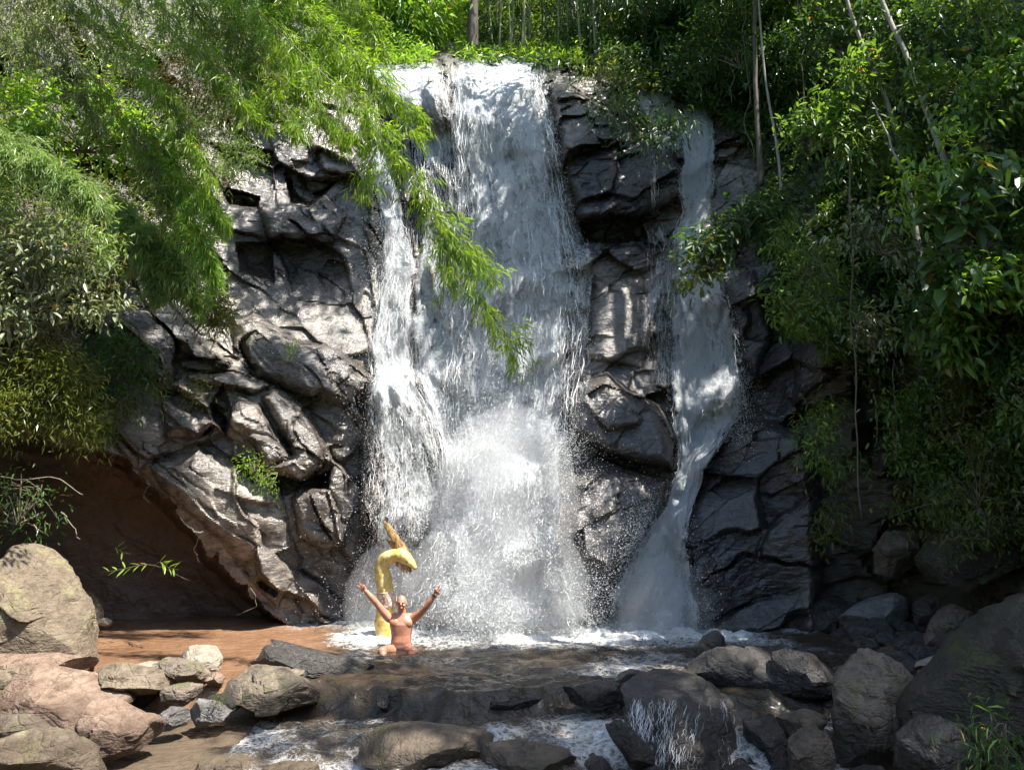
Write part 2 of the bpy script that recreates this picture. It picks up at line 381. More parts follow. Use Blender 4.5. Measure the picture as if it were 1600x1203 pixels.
# rock colour: 0 grey bedrock, 1 reddish earth of the undercut, 2 black wet algae rock plus shade painted in at upper left, 3 forest soil
earth = np.clip(sstep(poly_sd(PX+wx, PY+wy, BLK[0][0]), -8, 12), 0, 1)
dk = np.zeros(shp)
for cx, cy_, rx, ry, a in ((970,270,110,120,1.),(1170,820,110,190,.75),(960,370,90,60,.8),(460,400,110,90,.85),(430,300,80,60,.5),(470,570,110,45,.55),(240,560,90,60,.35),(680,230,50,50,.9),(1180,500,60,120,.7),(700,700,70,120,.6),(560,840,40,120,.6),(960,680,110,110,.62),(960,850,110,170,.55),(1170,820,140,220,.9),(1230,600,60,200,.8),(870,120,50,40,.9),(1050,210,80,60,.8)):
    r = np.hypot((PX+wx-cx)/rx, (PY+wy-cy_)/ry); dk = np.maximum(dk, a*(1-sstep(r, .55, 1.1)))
soil = np.maximum(sstep(PX + wx*2, 1230, 1330)*.9, np.maximum((1-sstep(PY+wy*.5, 92, 128)), (1-sstep(PX+.25*(PY-450)+wx*2, 130, 260))*.9))
soil = np.maximum(soil, (1-sstep(PY-(330-PX)*.55+wy, 190, 260))*(PX < 420))
gloss = np.zeros(shp)

N = NT('cliff_rock')
p = N.coord('Object')
big = N.noise(p, .7, 5, .6, .8); mid = N.noise(p, 3.2, 7, .66, .3); fine = N.noise(p, 21, 6, .72)
strm = N.noise(N.mapping(p, (2.2, 2.2, 7), (0, .62, 0)), 1.5, 6, .62, 1.2)
col = N.mix(N.ramp(big, [(.38, 0.), (.62, 1.)]), (.14, .121, .104), (.28, .243, .203))
col = N.mix(N.ramp(mid, [(.46, 0.), (.66, 1.)]), col, (.06, .052, .046))
col = N.mix(N.math('MULTIPLY', N.ramp(strm, [(.5, 0.), (.62, 1.)]), .6), col, (.06, .05, .043))
col = N.mix(N.math('MULTIPLY', N.ramp(N.noise(p, 1.7, 6, .7), [(.56, 0.), (.68, 1.)]), .65), col, (.06, .064, .026))
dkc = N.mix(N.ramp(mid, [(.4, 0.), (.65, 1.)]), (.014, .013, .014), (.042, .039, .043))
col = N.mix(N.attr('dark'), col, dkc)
ec = N.mix(N.ramp(mid, [(.35, 0.), (.7, 1.)]), (.105, .06, .039), (.165, .10, .066))
col = N.mix(N.attr('earth'), col, ec)
sc_ = N.mix(N.ramp(mid, [(.35, 0.), (.7, 1.)]), (.03, .02, .012), (.03, .035, .012))
col = N.mix(N.attr('soil'), col, sc_)
vein = N.ramp(N.noise(p, 46, 4, .7), [(.42, 0.), (.62, 1.)])
col = N.mix(N.math('MULTIPLY', vein, .4), col, N.mix(1., col, (.45, .42, .4), 'MULTIPLY'))
crk = N.ramp(N.vor(N.mapping(p, (1, 1, 2.1), (0, .62, 0)), 3.4), [(0., 0.), (.06, 1.)])
h = N.math('ADD', N.math('MULTIPLY', mid, 1.1), N.math('MULTIPLY', fine, .45)); h = N.math('ADD', h, N.math('MULTIPLY', crk, .1)); h = N.math('ADD', h, N.math('MULTIPLY', strm, .8))
wetr = N.math('MULTIPLY_ADD', N.math('MAXIMUM', N.attr('soil'), N.attr('earth')), .35, N.ramp(mid, [(.35, .12), (.7, .30)]))
N.P(Base_Color=col, Roughness=wetr, Specular_IOR_Level=.75, Normal=N.bump(h, .75, .045))
M_CLIFF = N.m
obj('cliff', np_mesh('cliff', VC, grid_faces(*shp)[:, ::-1], False, {'earth': earth.ravel(), 'dark': dk.ravel(), 'soil': np.clip(soil, 0, 1).ravel()}), M_CLIFF, kind='structure')
# ------------------------------------------------------------------ boulders
R_TAN = rock_material('tan_boulder', (.175, .138, .092), (.24, .19, .132), (.095, .073, .048), (.5, .85), 1.3, .7, .35, lichen=(.22, .20, .10))
R_PINK = rock_material('pink_boulder', (.23, .158, .112), (.30, .215, .158), (.13, .082, .053), (.5, .85), 1.3, .6, .35)
R_BROWN = rock_material('brown_boulder', (.17, .135, .1), (.24, .19, .14), (.1, .08, .055), (.35, .7), 1.4, .7, .45, lichen=(.09, .10, .03))
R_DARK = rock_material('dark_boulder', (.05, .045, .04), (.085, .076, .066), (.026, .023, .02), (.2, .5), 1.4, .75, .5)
R_MOSS = rock_material('mossy_boulder', (.036, .031, .023), (.062, .052, .038), (.024, .027, .011), (.35, .75), 1.3, .85, .4, lichen=(.05, .07, .015))
R_GREY = rock_material('grey_boulder', (.24, .235, .23), (.31, .30, .29), (.15, .145, .14), (.3, .5), 2., .85, .55)
R_PALE = rock_material('pale_boulder', (.34, .29, .22), (.42, .36, .29), (.2, .16, .115), (.5, .8), 1.6, .6, .35)
_ico = {}
def ico(n):
    if n not in _ico:
        bm = bmesh.new(); bmesh.ops.create_icosphere(bm, subdivisions=n, radius=1)
        _ico[n] = (np.array([v.co[:] for v in bm.verts]), np.array([[v.index for v in f.verts] for f in bm.faces])); bm.free()
    return _ico[n]
def make_rock(pxpoly, Y, thick, seed, mat, label, name='boulder', sub=5, cuts=9, top=None, rough=.05, parent=None, group=None, cat='boulder'):
    """a boulder whose outline has the given corners at depth Y; thick = its depth in metres; top = flat facets (normal, reach)"""
    rng = np.random.default_rng(seed)
    a = np.asarray(pxpoly, float); c = a.mean(0)
    Wp = at(a[:, 0], a[:, 1], np.full(len(a), Y)); C = at(c[0], c[1], Y)
    q = Wp - C; ang = np.arctan2(q[:, 2], q[:, 0]); o = np.argsort(ang)
    # outline radius by direction, from the corner polygon
    poly = q[o][:, [0, 2]]; m = len(poly)
    D, F = ico(sub); th = np.arctan2(D[:, 2], D[:, 0]); ct = np.stack([np.cos(th), np.sin(th)], -1)
    R = np.full(len(D), 1e-3)
    for k in range(m):
        A_, B_ = poly[k], poly[(k+1) % m]; e = B_-A_; den = ct[:, 0]*e[1]-ct[:, 1]*e[0]
        with np.errstate(divide='ignore', invalid='ignore'):
            t = (A_[0]*e[1]-A_[1]*e[0])/den; s = (A_[0]*ct[:, 1]-A_[1]*ct[:, 0])/den
        ok = (t > 0) & (s >= -1e-6) & (s <= 1+1e-6) & np.isfinite(t)
        R = np.where(ok & (t > R), t, R)
    rp = np.hypot(D[:, 0], D[:, 2]); ex = .62
    g = rp**ex; hh = np.sign(D[:, 1])*np.abs(D[:, 1])**.7
    V = np.stack([ct[:, 0]*R*g, hh*thick*.5, ct[:, 1]*R*g], -1)
    size = np.array([np.ptp(poly[:, 0])/2, thick*.5, np.ptp(poly[:, 1])/2])
    pl = list(top or [])
    for _ in range(cuts):
        nn = rng.normal(size=3); nn[1] = -abs(nn[1])*1.1-.45; nn /= np.linalg.norm(nn); pl.append((nn, rng.uniform(.5, .84)))
    for nn, reach in pl:
        nn = np.asarray(nn, float); nn = nn/np.linalg.norm(nn); sup = np.percentile(V @ nn, 99.5)*reach
        over = np.maximum(V @ nn - sup, 0); V = V - nn*(over*.94)[:, None]
    s0 = float(size.mean()); nr = unit(V)
    Pn = V/s0 + seed*3.1
    f1, f2, cid, vec = worley(Pn*1.7, seed)
    g1, g2, gid, gvec = worley(Pn*4.2, seed+3)
    V = V + nr*(rough*s0*(.7*fbm(Pn*1.5, 4, seed) + .5*ridged(Pn*4, 3, seed+5) + (2.2*(cid-.5)+2.6*(cid-.4)*vec[:, 0]+2.6*(((cid*7) % 1)-.5)*vec[:, 2])*sstep(f2-f1, 0, .07) + (.9*(gid-.5)+1.3*(gid-.4)*gvec[:, 2])*sstep(g2-g1, 0, .08)*(fbm(Pn*1.2, 2, seed+8) > 0) - .4*(1-sstep(f2-f1, 0, .05)) + .25*fbm(Pn*10, 3, seed+9)))[:, None]
    for ax_, col_ in ((0, 0), (2, 1)):
        lo, hi = V[:, ax_].min(), V[:, ax_].max(); a_, b_ = poly[:, col_].min(), poly[:, col_].max(); V[:, ax_] = a_+(V[:, ax_]-lo)*(b_-a_)/(hi-lo)
    me = np_mesh(name, V, F, False)
    ob = obj(name, me, mat, parent, None, label, cat, group); ob.location = Vector([float(v) for v in C])
    return ob
UP = lambda x=0, y=-.45, z=1, r=.55: ((x, y, z), r)
ROCKS = [
 ([(-90,870),(-20,851),(44,852),(68,871),(91,925),(111,959),(118,1005),(130,1050),(60,1075),(-90,1080)], 10.2, 1.9, R_TAN, 'tall tan boulder with an orange lichen patch at the left end of the pool', [((.3,-1,.3),.55),((.8,-.6,.5),.6)]),
 ([(-40,1024),(60,1024),(128,1042),(125,1062),(0,1062),(-40,1062)], 9.5, .9, R_PINK, 'thin layered slab lying at the foot of the tall tan boulder', [UP(0,-.3,1,.5)]),
 ([(-60,1055),(40,1046),(140,1070),(182,1110),(150,1150),(80,1175),(-60,1180)], 8.8, 1.7, R_PINK, 'wide pinkish boulder with a flat sunlit top in the left foreground', [UP(.1,-.7,1,.35)]),
 ([(92,1120),(115,1098),(165,1098),(230,1137),(237,1160),(200,1184),(158,1192),(110,1177),(88,1155)], 7.9, .95, R_PINK, 'pink boulder with a dark shaded left side at the muddy water edge', [((.35,-.55,1),.32),((-.9,-.9,-.1),.4)]),
 ([(-40,1170),(27,1146),(68,1152),(128,1186),(145,1235),(-40,1240)], 7.3, .9, R_TAN, 'smooth tan boulder in the bottom left corner', [UP(.2,-.5,1,.45)]),
 ([(-40,1122),(30,1120),(70,1150),(40,1168),(-40,1168)], 8.0, .6, R_BROWN, 'reddish brown boulder wedged at the left edge between pink and tan boulders', [UP()]),
 ([(130,1052),(155,1038),(192,1038),(236,1048),(255,1077),(230,1090),(186,1092),(150,1075)], 9.2, .9, R_TAN, 'flat olive tan slab overhanging a black hollow', [UP(.05,-.75,1,.22),((0,-1,-.5),.6)]),
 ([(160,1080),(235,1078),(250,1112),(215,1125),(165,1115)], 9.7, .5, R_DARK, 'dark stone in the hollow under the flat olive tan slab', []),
 ([(238,1042),(252,1029),(300,1040),(320,1065),(300,1074),(248,1073)], 9.6, .7, R_BROWN, 'grey brown rough boulder behind the flat olive slab', [UP(0,-.6,1,.5)]),
 ([(205,1040),(225,1035),(245,1036),(243,1050),(210,1050)], 9.9, .4, R_PALE, 'small pale flat stone between the slab and the rough grey brown boulder', [UP()]),
 ([(276,1024),(298,1009),(330,1010),(343,1032),(338,1052),(310,1054),(280,1044)], 10.0, .6, R_PALE, 'pale blocky boulder standing at the edge of the orange pool water', [UP(.2,-.4,1,.5)]),
 ([(350,1058),(371,1043),(432,1048),(458,1067),(482,1090),(490,1107),(449,1112),(371,1108),(352,1090)], 9.2, 1.1, R_BROWN, 'rounded olive brown boulder beside the small side cascade', [UP(.1,-.7,1,.5)]),
 ([(253,1077),(280,1069),(311,1072),(306,1091),(285,1105),(255,1097)], 9.0, .5, R_BROWN, 'green tinged stone below the rough grey brown boulder', [UP(.1,-.5,1,.4)]),
 ([(243,1120),(258,1107),(285,1109),(289,1132),(265,1138),(245,1131)], 8.6, .45, R_GREY, 'small grey speckled stone at the edge of the lower stream', [UP()]),
 ([(290,1112),(305,1093),(332,1098),(357,1114),(340,1128),(300,1138)], 8.75, .55, R_GREY, 'grey stone with a bright wet face beside the yellow moss', [((.4,-.8,.8),.4)]),
 ([(322,1090),(345,1084),(368,1097),(372,1112),(345,1116)], 8.95, .45, R_MOSS, 'low stone with yellow green moss in front of the olive brown boulder', [UP()]),
 ([(318,1056),(335,1050),(348,1060),(342,1074),(322,1072)], 9.6, .35, R_PINK, 'small reddish stone between the pale block and the olive brown boulder', [UP()]),
 ([(443,1050),(458,1046),(474,1050),(472,1069),(450,1067)], 9.5, .4, R_BROWN, 'small brown stone leaning on the dark wedge boulder', [UP()]),
 ([(380,1045),(413,1004),(440,1006),(500,1024),(556,1044),(578,1066),(520,1076),(470,1076),(420,1058)], 10.3, 1.1, R_DARK, 'dark wedge boulder with a sharp crest at the pool outlet', [((.25,.2,1),.75),((-.7,-.8,.5),.5),((.3,-1,.25),.35)]),
 ([(96,932),(110,924),(132,928),(148,950),(152,970),(115,972)], 13.6, .9, R_BROWN, 'blocky brown boulder under the overhang behind the tall tan boulder', [((.6,-.7,.7),.5)]),
 ([(84,926),(100,920),(112,926),(108,948),(90,948)], 13.3, .6, R_BROWN, 'small brown boulder peeping over the shoulder of the tall tan boulder', []),
 ([(115,968),(130,966),(147,971),(143,979),(116,979)], 13.4, .5, R_PALE, 'flat pale stone at the waterline below the blocky brown boulder', [UP()]),
 ([(148,970),(158,966),(171,972),(168,979),(150,979)], 13.2, .4, R_PALE, 'small pale stone at the waterline right of the flat pale stone', [UP()]),
 ([(289,1202),(330,1189),(370,1198),(376,1235),(286,1235)], 7.45, .5, R_TAN, 'tan stone just cut by the bottom edge in the muddy water', [UP()]),
 ([(400,1205),(440,1194),(490,1200),(500,1235),(395,1235)], 7.35, .5, R_TAN, 'low wet tan stone cut by the bottom edge right of the tan one', [UP()]),
 ([(554,1172),(578,1150),(635,1143),(716,1156),(770,1172),(740,1205),(640,1230),(590,1228),(558,1192)], 7.9, 1.3, R_BROWN, 'flat sunlit brown rock awash in the middle foreground', [UP(.02,-.28,1,.35),((-.6,-1,.1),.6)]),
 ([(740,1178),(800,1168),(880,1180),(905,1205),(850,1230),(740,1228)], 7.75, .9, R_BROWN, 'low dark brown rock awash right of the flat sunlit rock', [UP(0,-.28,1,.4)]),
 ([(590,1084),(598,1080),(606,1086),(609,1112),(593,1116)], 9.35, .35, R_DARK, 'narrow upright black stone splitting the little ledge fall', []),
 ([(500,1092),(540,1084),(585,1090),(582,1112),(505,1112)], 9.7, .5, R_DARK, 'black stone under the small side cascade left of the narrow upright stone', [UP(0,-.4,1,.6)]),
 ([(742,1096),(800,1088),(850,1094),(846,1118),(750,1118)], 9.45, .5, R_DARK, 'black ledge stone under the middle of the lip', [UP(0,-.4,1,.6)]),
 ([(880,1078),(930,1066),(975,1074),(985,1104),(890,1106)], 9.3, .6, R_DARK, 'low wet rock at the right end of the lip beside the flat topped dark rock', [UP(0,-.4,1,.45)]),
 ([(612,1086),(650,1078),(706,1084),(712,1108),(660,1118),(615,1114)], 9.55, .5, R_DARK, 'black ledge stone under the lip right of the narrow upright stone', [UP(0,-.5,1,.6)]),
 ([(948,1134),(972,1128),(1008,1160),(1028,1205),(1000,1215),(962,1156)], 7.95, .4, R_DARK, 'slanting dark stone in the white rapids', [((.6,-.4,.8),.6)]),
 ([(966,1056),(990,1047),(1018,1052),(1012,1064),(975,1070)], 9.75, .45, R_DARK, 'low dark stone breaking the surface above the rapids', [UP()]),
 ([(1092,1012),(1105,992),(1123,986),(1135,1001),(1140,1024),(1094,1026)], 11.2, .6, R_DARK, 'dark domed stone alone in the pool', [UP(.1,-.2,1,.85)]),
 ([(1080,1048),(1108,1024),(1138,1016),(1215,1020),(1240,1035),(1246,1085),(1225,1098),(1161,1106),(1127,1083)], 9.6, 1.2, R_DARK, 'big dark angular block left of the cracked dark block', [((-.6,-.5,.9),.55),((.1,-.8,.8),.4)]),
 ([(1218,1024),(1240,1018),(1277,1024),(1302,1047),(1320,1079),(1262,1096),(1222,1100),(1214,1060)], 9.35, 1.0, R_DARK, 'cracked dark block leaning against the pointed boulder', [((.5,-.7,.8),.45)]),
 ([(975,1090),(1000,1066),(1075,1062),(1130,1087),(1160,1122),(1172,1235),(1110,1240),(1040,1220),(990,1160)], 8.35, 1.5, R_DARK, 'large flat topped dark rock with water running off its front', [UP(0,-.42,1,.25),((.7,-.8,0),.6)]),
 ([(1320,1062),(1350,1022),(1371,1018),(1412,1040),(1433,1062),(1468,1085),(1452,1130),(1415,1235),(1320,1235),(1324,1100)], 8.2, 1.2, R_BROWN, 'pointed brown grey boulder with a ribbed crest', [((-.1,-.6,1),.6),((.9,-.5,.4),.5),((-.5,-1,.0),.6)]),
 ([(1500,1060),(1550,990),(1585,950),(1640,928),(1760,930),(1760,1260),(1480,1260),(1446,1160),(1470,1090)], 7.4, 1.9, R_MOSS, 'huge mossy boulder filling the lower right corner', [((-.6,-.8,.8),.5)]),
 ([(1425,1158),(1468,1121),(1508,1136),(1535,1225),(1420,1235)], 7.0, .8, R_DARK, 'dark boulder at the foot of the huge mossy one', [((-.5,-.6,.9),.5)]),
 ([(1238,1162),(1255,1139),(1277,1134),(1302,1152),(1313,1177),(1312,1225),(1238,1225)], 7.8, .55, R_BROWN, 'round topped brown boulder in the right foreground', [UP(-.1,-.35,1,.85)]),
 ([(1220,1128),(1270,1110),(1299,1122),(1300,1150),(1225,1162)], 8.4, .5, R_BROWN, 'dim brown block behind the round topped boulder', [UP()]),
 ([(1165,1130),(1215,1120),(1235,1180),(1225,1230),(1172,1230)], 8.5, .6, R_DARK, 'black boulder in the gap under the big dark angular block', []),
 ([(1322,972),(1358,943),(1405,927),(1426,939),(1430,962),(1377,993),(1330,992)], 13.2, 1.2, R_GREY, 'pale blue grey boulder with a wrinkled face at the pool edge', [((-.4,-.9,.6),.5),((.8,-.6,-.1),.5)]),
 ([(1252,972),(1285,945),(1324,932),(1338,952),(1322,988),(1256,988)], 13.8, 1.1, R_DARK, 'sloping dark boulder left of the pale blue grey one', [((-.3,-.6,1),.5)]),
 ([(1345,936),(1366,916),(1392,924),(1388,946)], 14.0, .6, R_BROWN, 'small brown boulder above the pale blue grey one', []),
 ([(1373,862),(1396,831),(1442,828),(1448,875),(1413,908),(1377,900)], 12.9, .9, R_BROWN, 'tall grey brown boulder standing below the creepers', [((-.3,-1,.4),.4),((.8,-.7,0),.5)]),
 ([(1464,880),(1490,848),(1560,826),(1720,795),(1720,862),(1600,876),(1525,898),(1484,915)], 10.6, 2.2, R_MOSS, 'long overhanging boulder with a moss cap and a black hollow below', [UP(-.2,-.4,1,.5)]),
 ([(1456,1012),(1476,963),(1499,944),(1519,957),(1516,996),(1469,1020)], 10.9, .8, R_BROWN, 'leaning brown boulder in the hollow of the overhanging boulder', [((-.7,-.7,.5),.5)]),
 ([(1474,1012),(1499,990),(1557,978),(1553,1004),(1484,1024)], 10.2, .7, R_DARK, 'flat dark boulder beside the huge mossy one', [UP(0,-.4,1,.5)]),
 ([(1463,1048),(1484,1032),(1527,1031),(1528,1048),(1490,1055)], 9.7, .6, R_PALE, 'pale flat stone in the sun patch at right', [UP()]),
 ([(1484,1032),(1487,1015),(1507,1016),(1518,1031),(1500,1036)], 9.95, .4, R_PINK, 'small pinkish block on the pale flat stone', [UP()]),
 ([(1435,1044),(1480,1023),(1486,1032),(1445,1050)], 9.9, .5, R_PALE, 'tilted pale sliver of stone left of the pinkish block', [UP()]),
 ([(1440,1052),(1470,1046),(1495,1056),(1480,1070),(1445,1068)], 9.4, .5, R_PINK, 'low reddish stone in front of the pale flat stone', [UP()]),
 ([(1421,995),(1440,987),(1458,995),(1457,1014),(1425,1012)], 11.4, .5, R_DARK, 'small dark stone at the waterline below the leaning brown boulder', [UP()]),
 ([(1306,1047),(1320,1041),(1333,1048),(1332,1066),(1308,1066)], 9.8, .4, R_DARK, 'small black stone between the dark block and the pointed boulder', []),
 ([(1435,942),(1460,928),(1473,950),(1458,980),(1436,976)], 12.0, .6, R_DARK, 'dark upright boulder right of the pale blue grey one', []),
 ([(1526,930),(1560,905),(1620,900),(1620,985),(1540,985)], 11.2, .9, R_DARK, 'black boulder deep in the hollow at the right edge', []),
]
FLAT_ROCK = None
for k, (poly, Y, th, m, lab, top) in enumerate(ROCKS):
    w = np.ptp([p_[0] for p_ in poly])
    ro_ = make_rock(poly, Y, th, 100+k*7, m, lab, name='slab' if 'slab' in lab.split('overhang')[0] else ('stone' if 'stone' in lab else 'boulder'), sub=5 if w > 60 else 4, cuts=13, top=top,
              cat='boulder' if w > 45 else 'stone')
    if 'flat topped' in lab and 'running off' in lab: FLAT_ROCK = ro_

# ------------------------------------------------------------------ river bed and banks
gx = np.linspace(-16, 16, 200); gy = np.linspace(1.0, 16, 110); BX, BY = np.meshgrid(gx, gy)
bq = np.stack([BX.ravel(), BY.ravel(), 0*BX.ravel()], -1)
nz = fbm(bq*1.1, 4, 71).reshape(BX.shape)
left = sstep(-BX, 4.2+.05*(BY-9), 6.4); right = sstep(BX, 3.3+.13*(BY-8), 5.0+.2*(BY-8))
near_l = sstep(9.9-BY, -.3, .6)
BZ = -.75 + left*(.35+.75*near_l) + right*.95 + nz*.14 - .5*sstep(8.6-BY, 0, 1.2)*(1-left)*(1-.6*right) + sstep(np.abs(BX), 8, 15)*3
BZ -= .7*(np.hypot((BX-2.9)/1.0, (BY-8.4)/1.0) < 1)
R_BED = rock_material('river_bed', (.12, .085, .055), (.17, .12, .08), (.07, .05, .033), (.4, .8), 1.5, .9, .4)
obj('riverbed', np_mesh('riverbed', np.stack([BX, BY, BZ], -1).reshape(-1, 3), grid_faces(*BX.shape)), R_BED, kind='structure')

# ------------------------------------------------------------------ pool and stream surface
gx = np.arange(-9.5, 7.5, .035); gy = np.concatenate([np.arange(5.2, 7.4, .06), np.arange(7.4, 10.4, .025), np.arange(10.4, 15.9, .035)])
X, Yw = np.meshgrid(gx, gy); q = np.stack([X.ravel(), Yw.ravel(), 0*X.ravel()], -1)
n1 = fbm(q*.9, 3, 81).reshape(X.shape); n2 = fbm(q*np.array([2.2, 3.4, 1]), 4, 82).reshape(X.shape); n3 = ridged(q*np.array([4.5, 7, 1]), 4, 83).reshape(X.shape)
nb = fbm(q*np.array([.9, 1.7, 1]), 3, 85).reshape(X.shape)
n4 = fbm(q*14, 3, 84).reshape(X.shape)
lip = 9.62 + .42*n1 + .12*np.sin(X*2.3) + .10*n2 - .25*sstep(X, .6, 2.4) + .25*sstep(-X, 1.9, 2.6)
d = lip - Yw
Z = -.30*(.35*sstep(d, -.08, .10) + .65*sstep(d, .02, .30)) - .10*sstep(d, .3, 2.4)
rx = sstep(X, .55, 1.5); casc = sstep(8.55 + .12*n1 - Yw, 0, .5)*rx
Z -= .75*casc + .3*rx*sstep(8.0-Yw, 0, .8)
# foam: falls' feet, ledge, rapids
def foot(x0, x1, y0, ext, pw=1.):
    dx = np.maximum(np.maximum(x0-X, X-x1), 0); dy = y0 - Yw
    return np.clip(1-np.hypot(dx/1.1, np.maximum(dy, 0)/ext), 0, 1)**pw
foam = np.maximum.reduce([1.2*foot(-2.3, 1.6, 14.3, 3.0, .8), 1.15*foot(2.1, 3.6, 14.3, 2.4, .8), .75*foot(-3.6, -2.4, 14.9, 1.6), .55*foot(3.2, 5.2, 13.9, 1.6), .5*foot(-1.9, 4.2, 12.8, 2.)])
foam = np.minimum(foam*(1+.35*n1+.5*n2), .78+.2*n2)
thin = np.exp(-np.square((d-.10)/.12))*(X > -3.4)
foam = np.maximum(foam, thin*np.clip(fbm(q*np.array([13, .8, 1]), 3, 87).reshape(X.shape)*.8+.08, 0, .30))
foam = np.maximum(foam, .68*np.exp(-np.square((d-.38)/.22))*(X > -3.4)*(.7+.6*n1)); foam = np.maximum(foam, .50*sstep(d, .2, .5)*(X > -2.9)*(1+1.1*n1))
foam = np.maximum(foam, .95*casc*(1-sstep(casc, .97, 1)*.35)); foam = np.maximum(foam, .62*rx*sstep(8.9-Yw, 0, .3))
foam = np.maximum(foam, .40*(1+1.2*n1)*sstep(-d, 0, .4)*(X > -2.6)*(1-sstep(-d, 1.2, 3.2)*.5))
foam = np.maximum(foam, .30*np.exp(-np.square((d+.05)/.1)))
rough_ = .25+.75*sstep(X, -4.2, -1.8)
amp = .045 + .07*foot(-2.6, 3.6, 14.7, 2.4) + .016*sstep(d, .15, .5)
nr_ = fbm(q*np.array([3.2, 6.5, 1]), 4, 88).reshape(X.shape)
Z += rough_*.020*nr_*sstep(-d, -.2, .1)
Z += rough_*((.9*amp)*n2 + .9*amp*n3*.8 + .006*n4) + .035*foam*(n3 > .1)*np.abs(n4) + .05*n2*sstep(foam, .5, 1)
Z += rough_*.03*sstep(d, .2, .6)*n2 + rough_*.075*nb*sstep(-d, -.1, .5)
mm = np.exp(-np.square(np.hypot((X+1.735)/.42, (Yw-12.3)/.5))**2); Z = Z*(1-mm) - .045*mm; foam = foam*(1-.6*mm)
N = NT('stream_water')
p = N.coord('Object'); fo = N.attr('foam')
ps = N.mapping(p, (1, 1.7, 1)); web = N.vor(N.n('VectorMath').outputs[0], 1) if False else None
wv = N.n('VectorMath'); wv.operation = 'ADD'; N.set(wv.inputs[0], ps); nzc = N.n('TexNoise'); N.set(nzc.inputs['Vector'], p); nzc.inputs['Scale'].default_value = 3.; nzc.inputs['Detail'].default_value = 4
scv = N.n('VectorMath'); scv.operation = 'SCALE'; N.set(scv.inputs[0], nzc.outputs['Color']); scv.inputs['Scale'].default_value = .55; N.set(wv.inputs[1], scv.outputs[0])
cell = N.vor(wv.outputs[0], 6.5); cell2 = N.vor(wv.outputs[0], 15)
lace = N.math('SUBTRACT', 1., N.math('MINIMUM', N.math('MULTIPLY', cell, 3.2), N.math('MULTIPLY', cell2, 5.)), clamp=True)
fn = N.noise(ps, 2.1, 6, .66, .5); fb = N.noise(ps, 38, 3, .6)
pot = N.math('ADD', N.math('MULTIPLY', lace, .35), N.math('MULTIPLY', fn, .75)); pot = N.math('ADD', pot, N.math('MULTIPLY', fb, .22))
fm = N.math('SUBTRACT', N.math('ADD', N.math('MULTIPLY', fo, 1.25), pot), 1.22)
mask = N.math('MULTIPLY', N.math('MULTIPLY', fm, 2.2, clamp=True), .88)
mud = N.mix(N.ramp(N.noise(p, .8, 4, .6), [(.35, 0.), (.65, 1.)]), N.mix(N.attr('sun_tint'), (.030, .022, .015), (.165, .09, .05)), N.mix(N.attr('sun_tint'), (.055, .040, .027), (.225, .13, .076)))  # orange paints the sunlit left pool into the mud, dark tones its shaded rest
mud = N.mix(N.attr('low'), mud, N.mix(fn, (.07, .052, .035), (.13, .10, .07)))
mud = N.mix(N.attr('thin'), mud, N.mix(fn, (.012, .012, .009), (.05, .042, .03)))
col = N.mix(mask, mud, (.80, .80, .775))
w1 = N.noise(N.mapping(p, (3.2, 6.5, 4)), 1.1, 4, .6, .5); w2 = N.noise(N.mapping(p, (15, 26, 12)), 1., 3, .6)
hh = N.math('ADD', w1, N.math('MULTIPLY', w2, .2)); hh = N.math('ADD', hh, N.math('MULTIPLY', mask, .35)); hh = N.math('ADD', hh, N.math('MULTIPLY', N.math('MULTIPLY', fb, mask), .5))
N.P(Base_Color=col, Roughness=N.math('MULTIPLY_ADD', mask, .5, .07), IOR=1.333, Specular_IOR_Level=.5, Normal=N.bump(hh, 1., .07))
M_WATER = N.m
obj('stream_water', np_mesh('stream_water', np.stack([X, Yw, Z], -1).reshape(-1, 3), grid_faces(*X.shape), True, {'foam': foam.ravel(), 'thin': np.clip(thin*.75, 0, 1).ravel(), 'low': np.clip(sstep(d, .25, .6)*.9, 0, 1).ravel(), 'sun_tint': np.clip(sstep(-X+.5*n1+.3*n2, 2.2, 3.6)*(1-.86*sstep(d, .2, .5)) + .05*sstep(d, .2, .5), 0, 1).ravel()}), M_WATER, kind='structure')
def waterZ(x, y): return float(bil(gx, gy, Z, np.array([x]), np.array([y]))[0])

# ---- loose stones between the boulders (too many to count)
rg = np.random.default_rng(909); sv, sf, nvt = [], [], 0; D2, F2 = ico(2)
def stones(n, x0, x1, y0, y1, s0, s1):
    global nvt
    for _ in range(n):
        x, y = rg.uniform(x0, x1), rg.uniform(y0, y1); z = max(float(bil(np.linspace(-16, 16, 200), np.linspace(1., 16, 110), BZ, np.array([x]), np.array([y]))[0]), -.5); r = s0+(s1-s0)*rg.uniform()**2.5
        V = D2.copy()
        for _k in range(7):
            nn = unit(rg.normal(size=3)); V -= nn*(np.maximum(V @ nn-rg.uniform(.5, .8), 0)*.95)[:, None]
        V = V*np.array([1, rg.uniform(.6, 1), rg.uniform(.45, .8)])*r; a = rg.uniform(0, 6.28); V = V @ np.array([[math.cos(a), math.sin(a), 0], [-math.sin(a), math.cos(a), 0], [0, 0, 1]])
        sv.append(V+np.array([x, y, z+r*.15])); sf.append(F2+nvt); nvt += len(V)
stones(260, -6.6, -3.2, 7.0, 9.9, .06, .24); stones(40, -7.5, -6, 11, 14, .08, .2)
obj('rubble', np_mesh('rubble', np.vstack(sv), np.vstack(sf)), R_TAN, kind='stuff'); sv, sf, nvt = [], [], 0
stones(260, 2.6, 6.5, 7.0, 10.2, .07, .28); stones(90, 4.3, 7.5, 10, 13.6, .08, .3); stones(50, .6, 2.6, 7.2, 8.6, .08, .25)
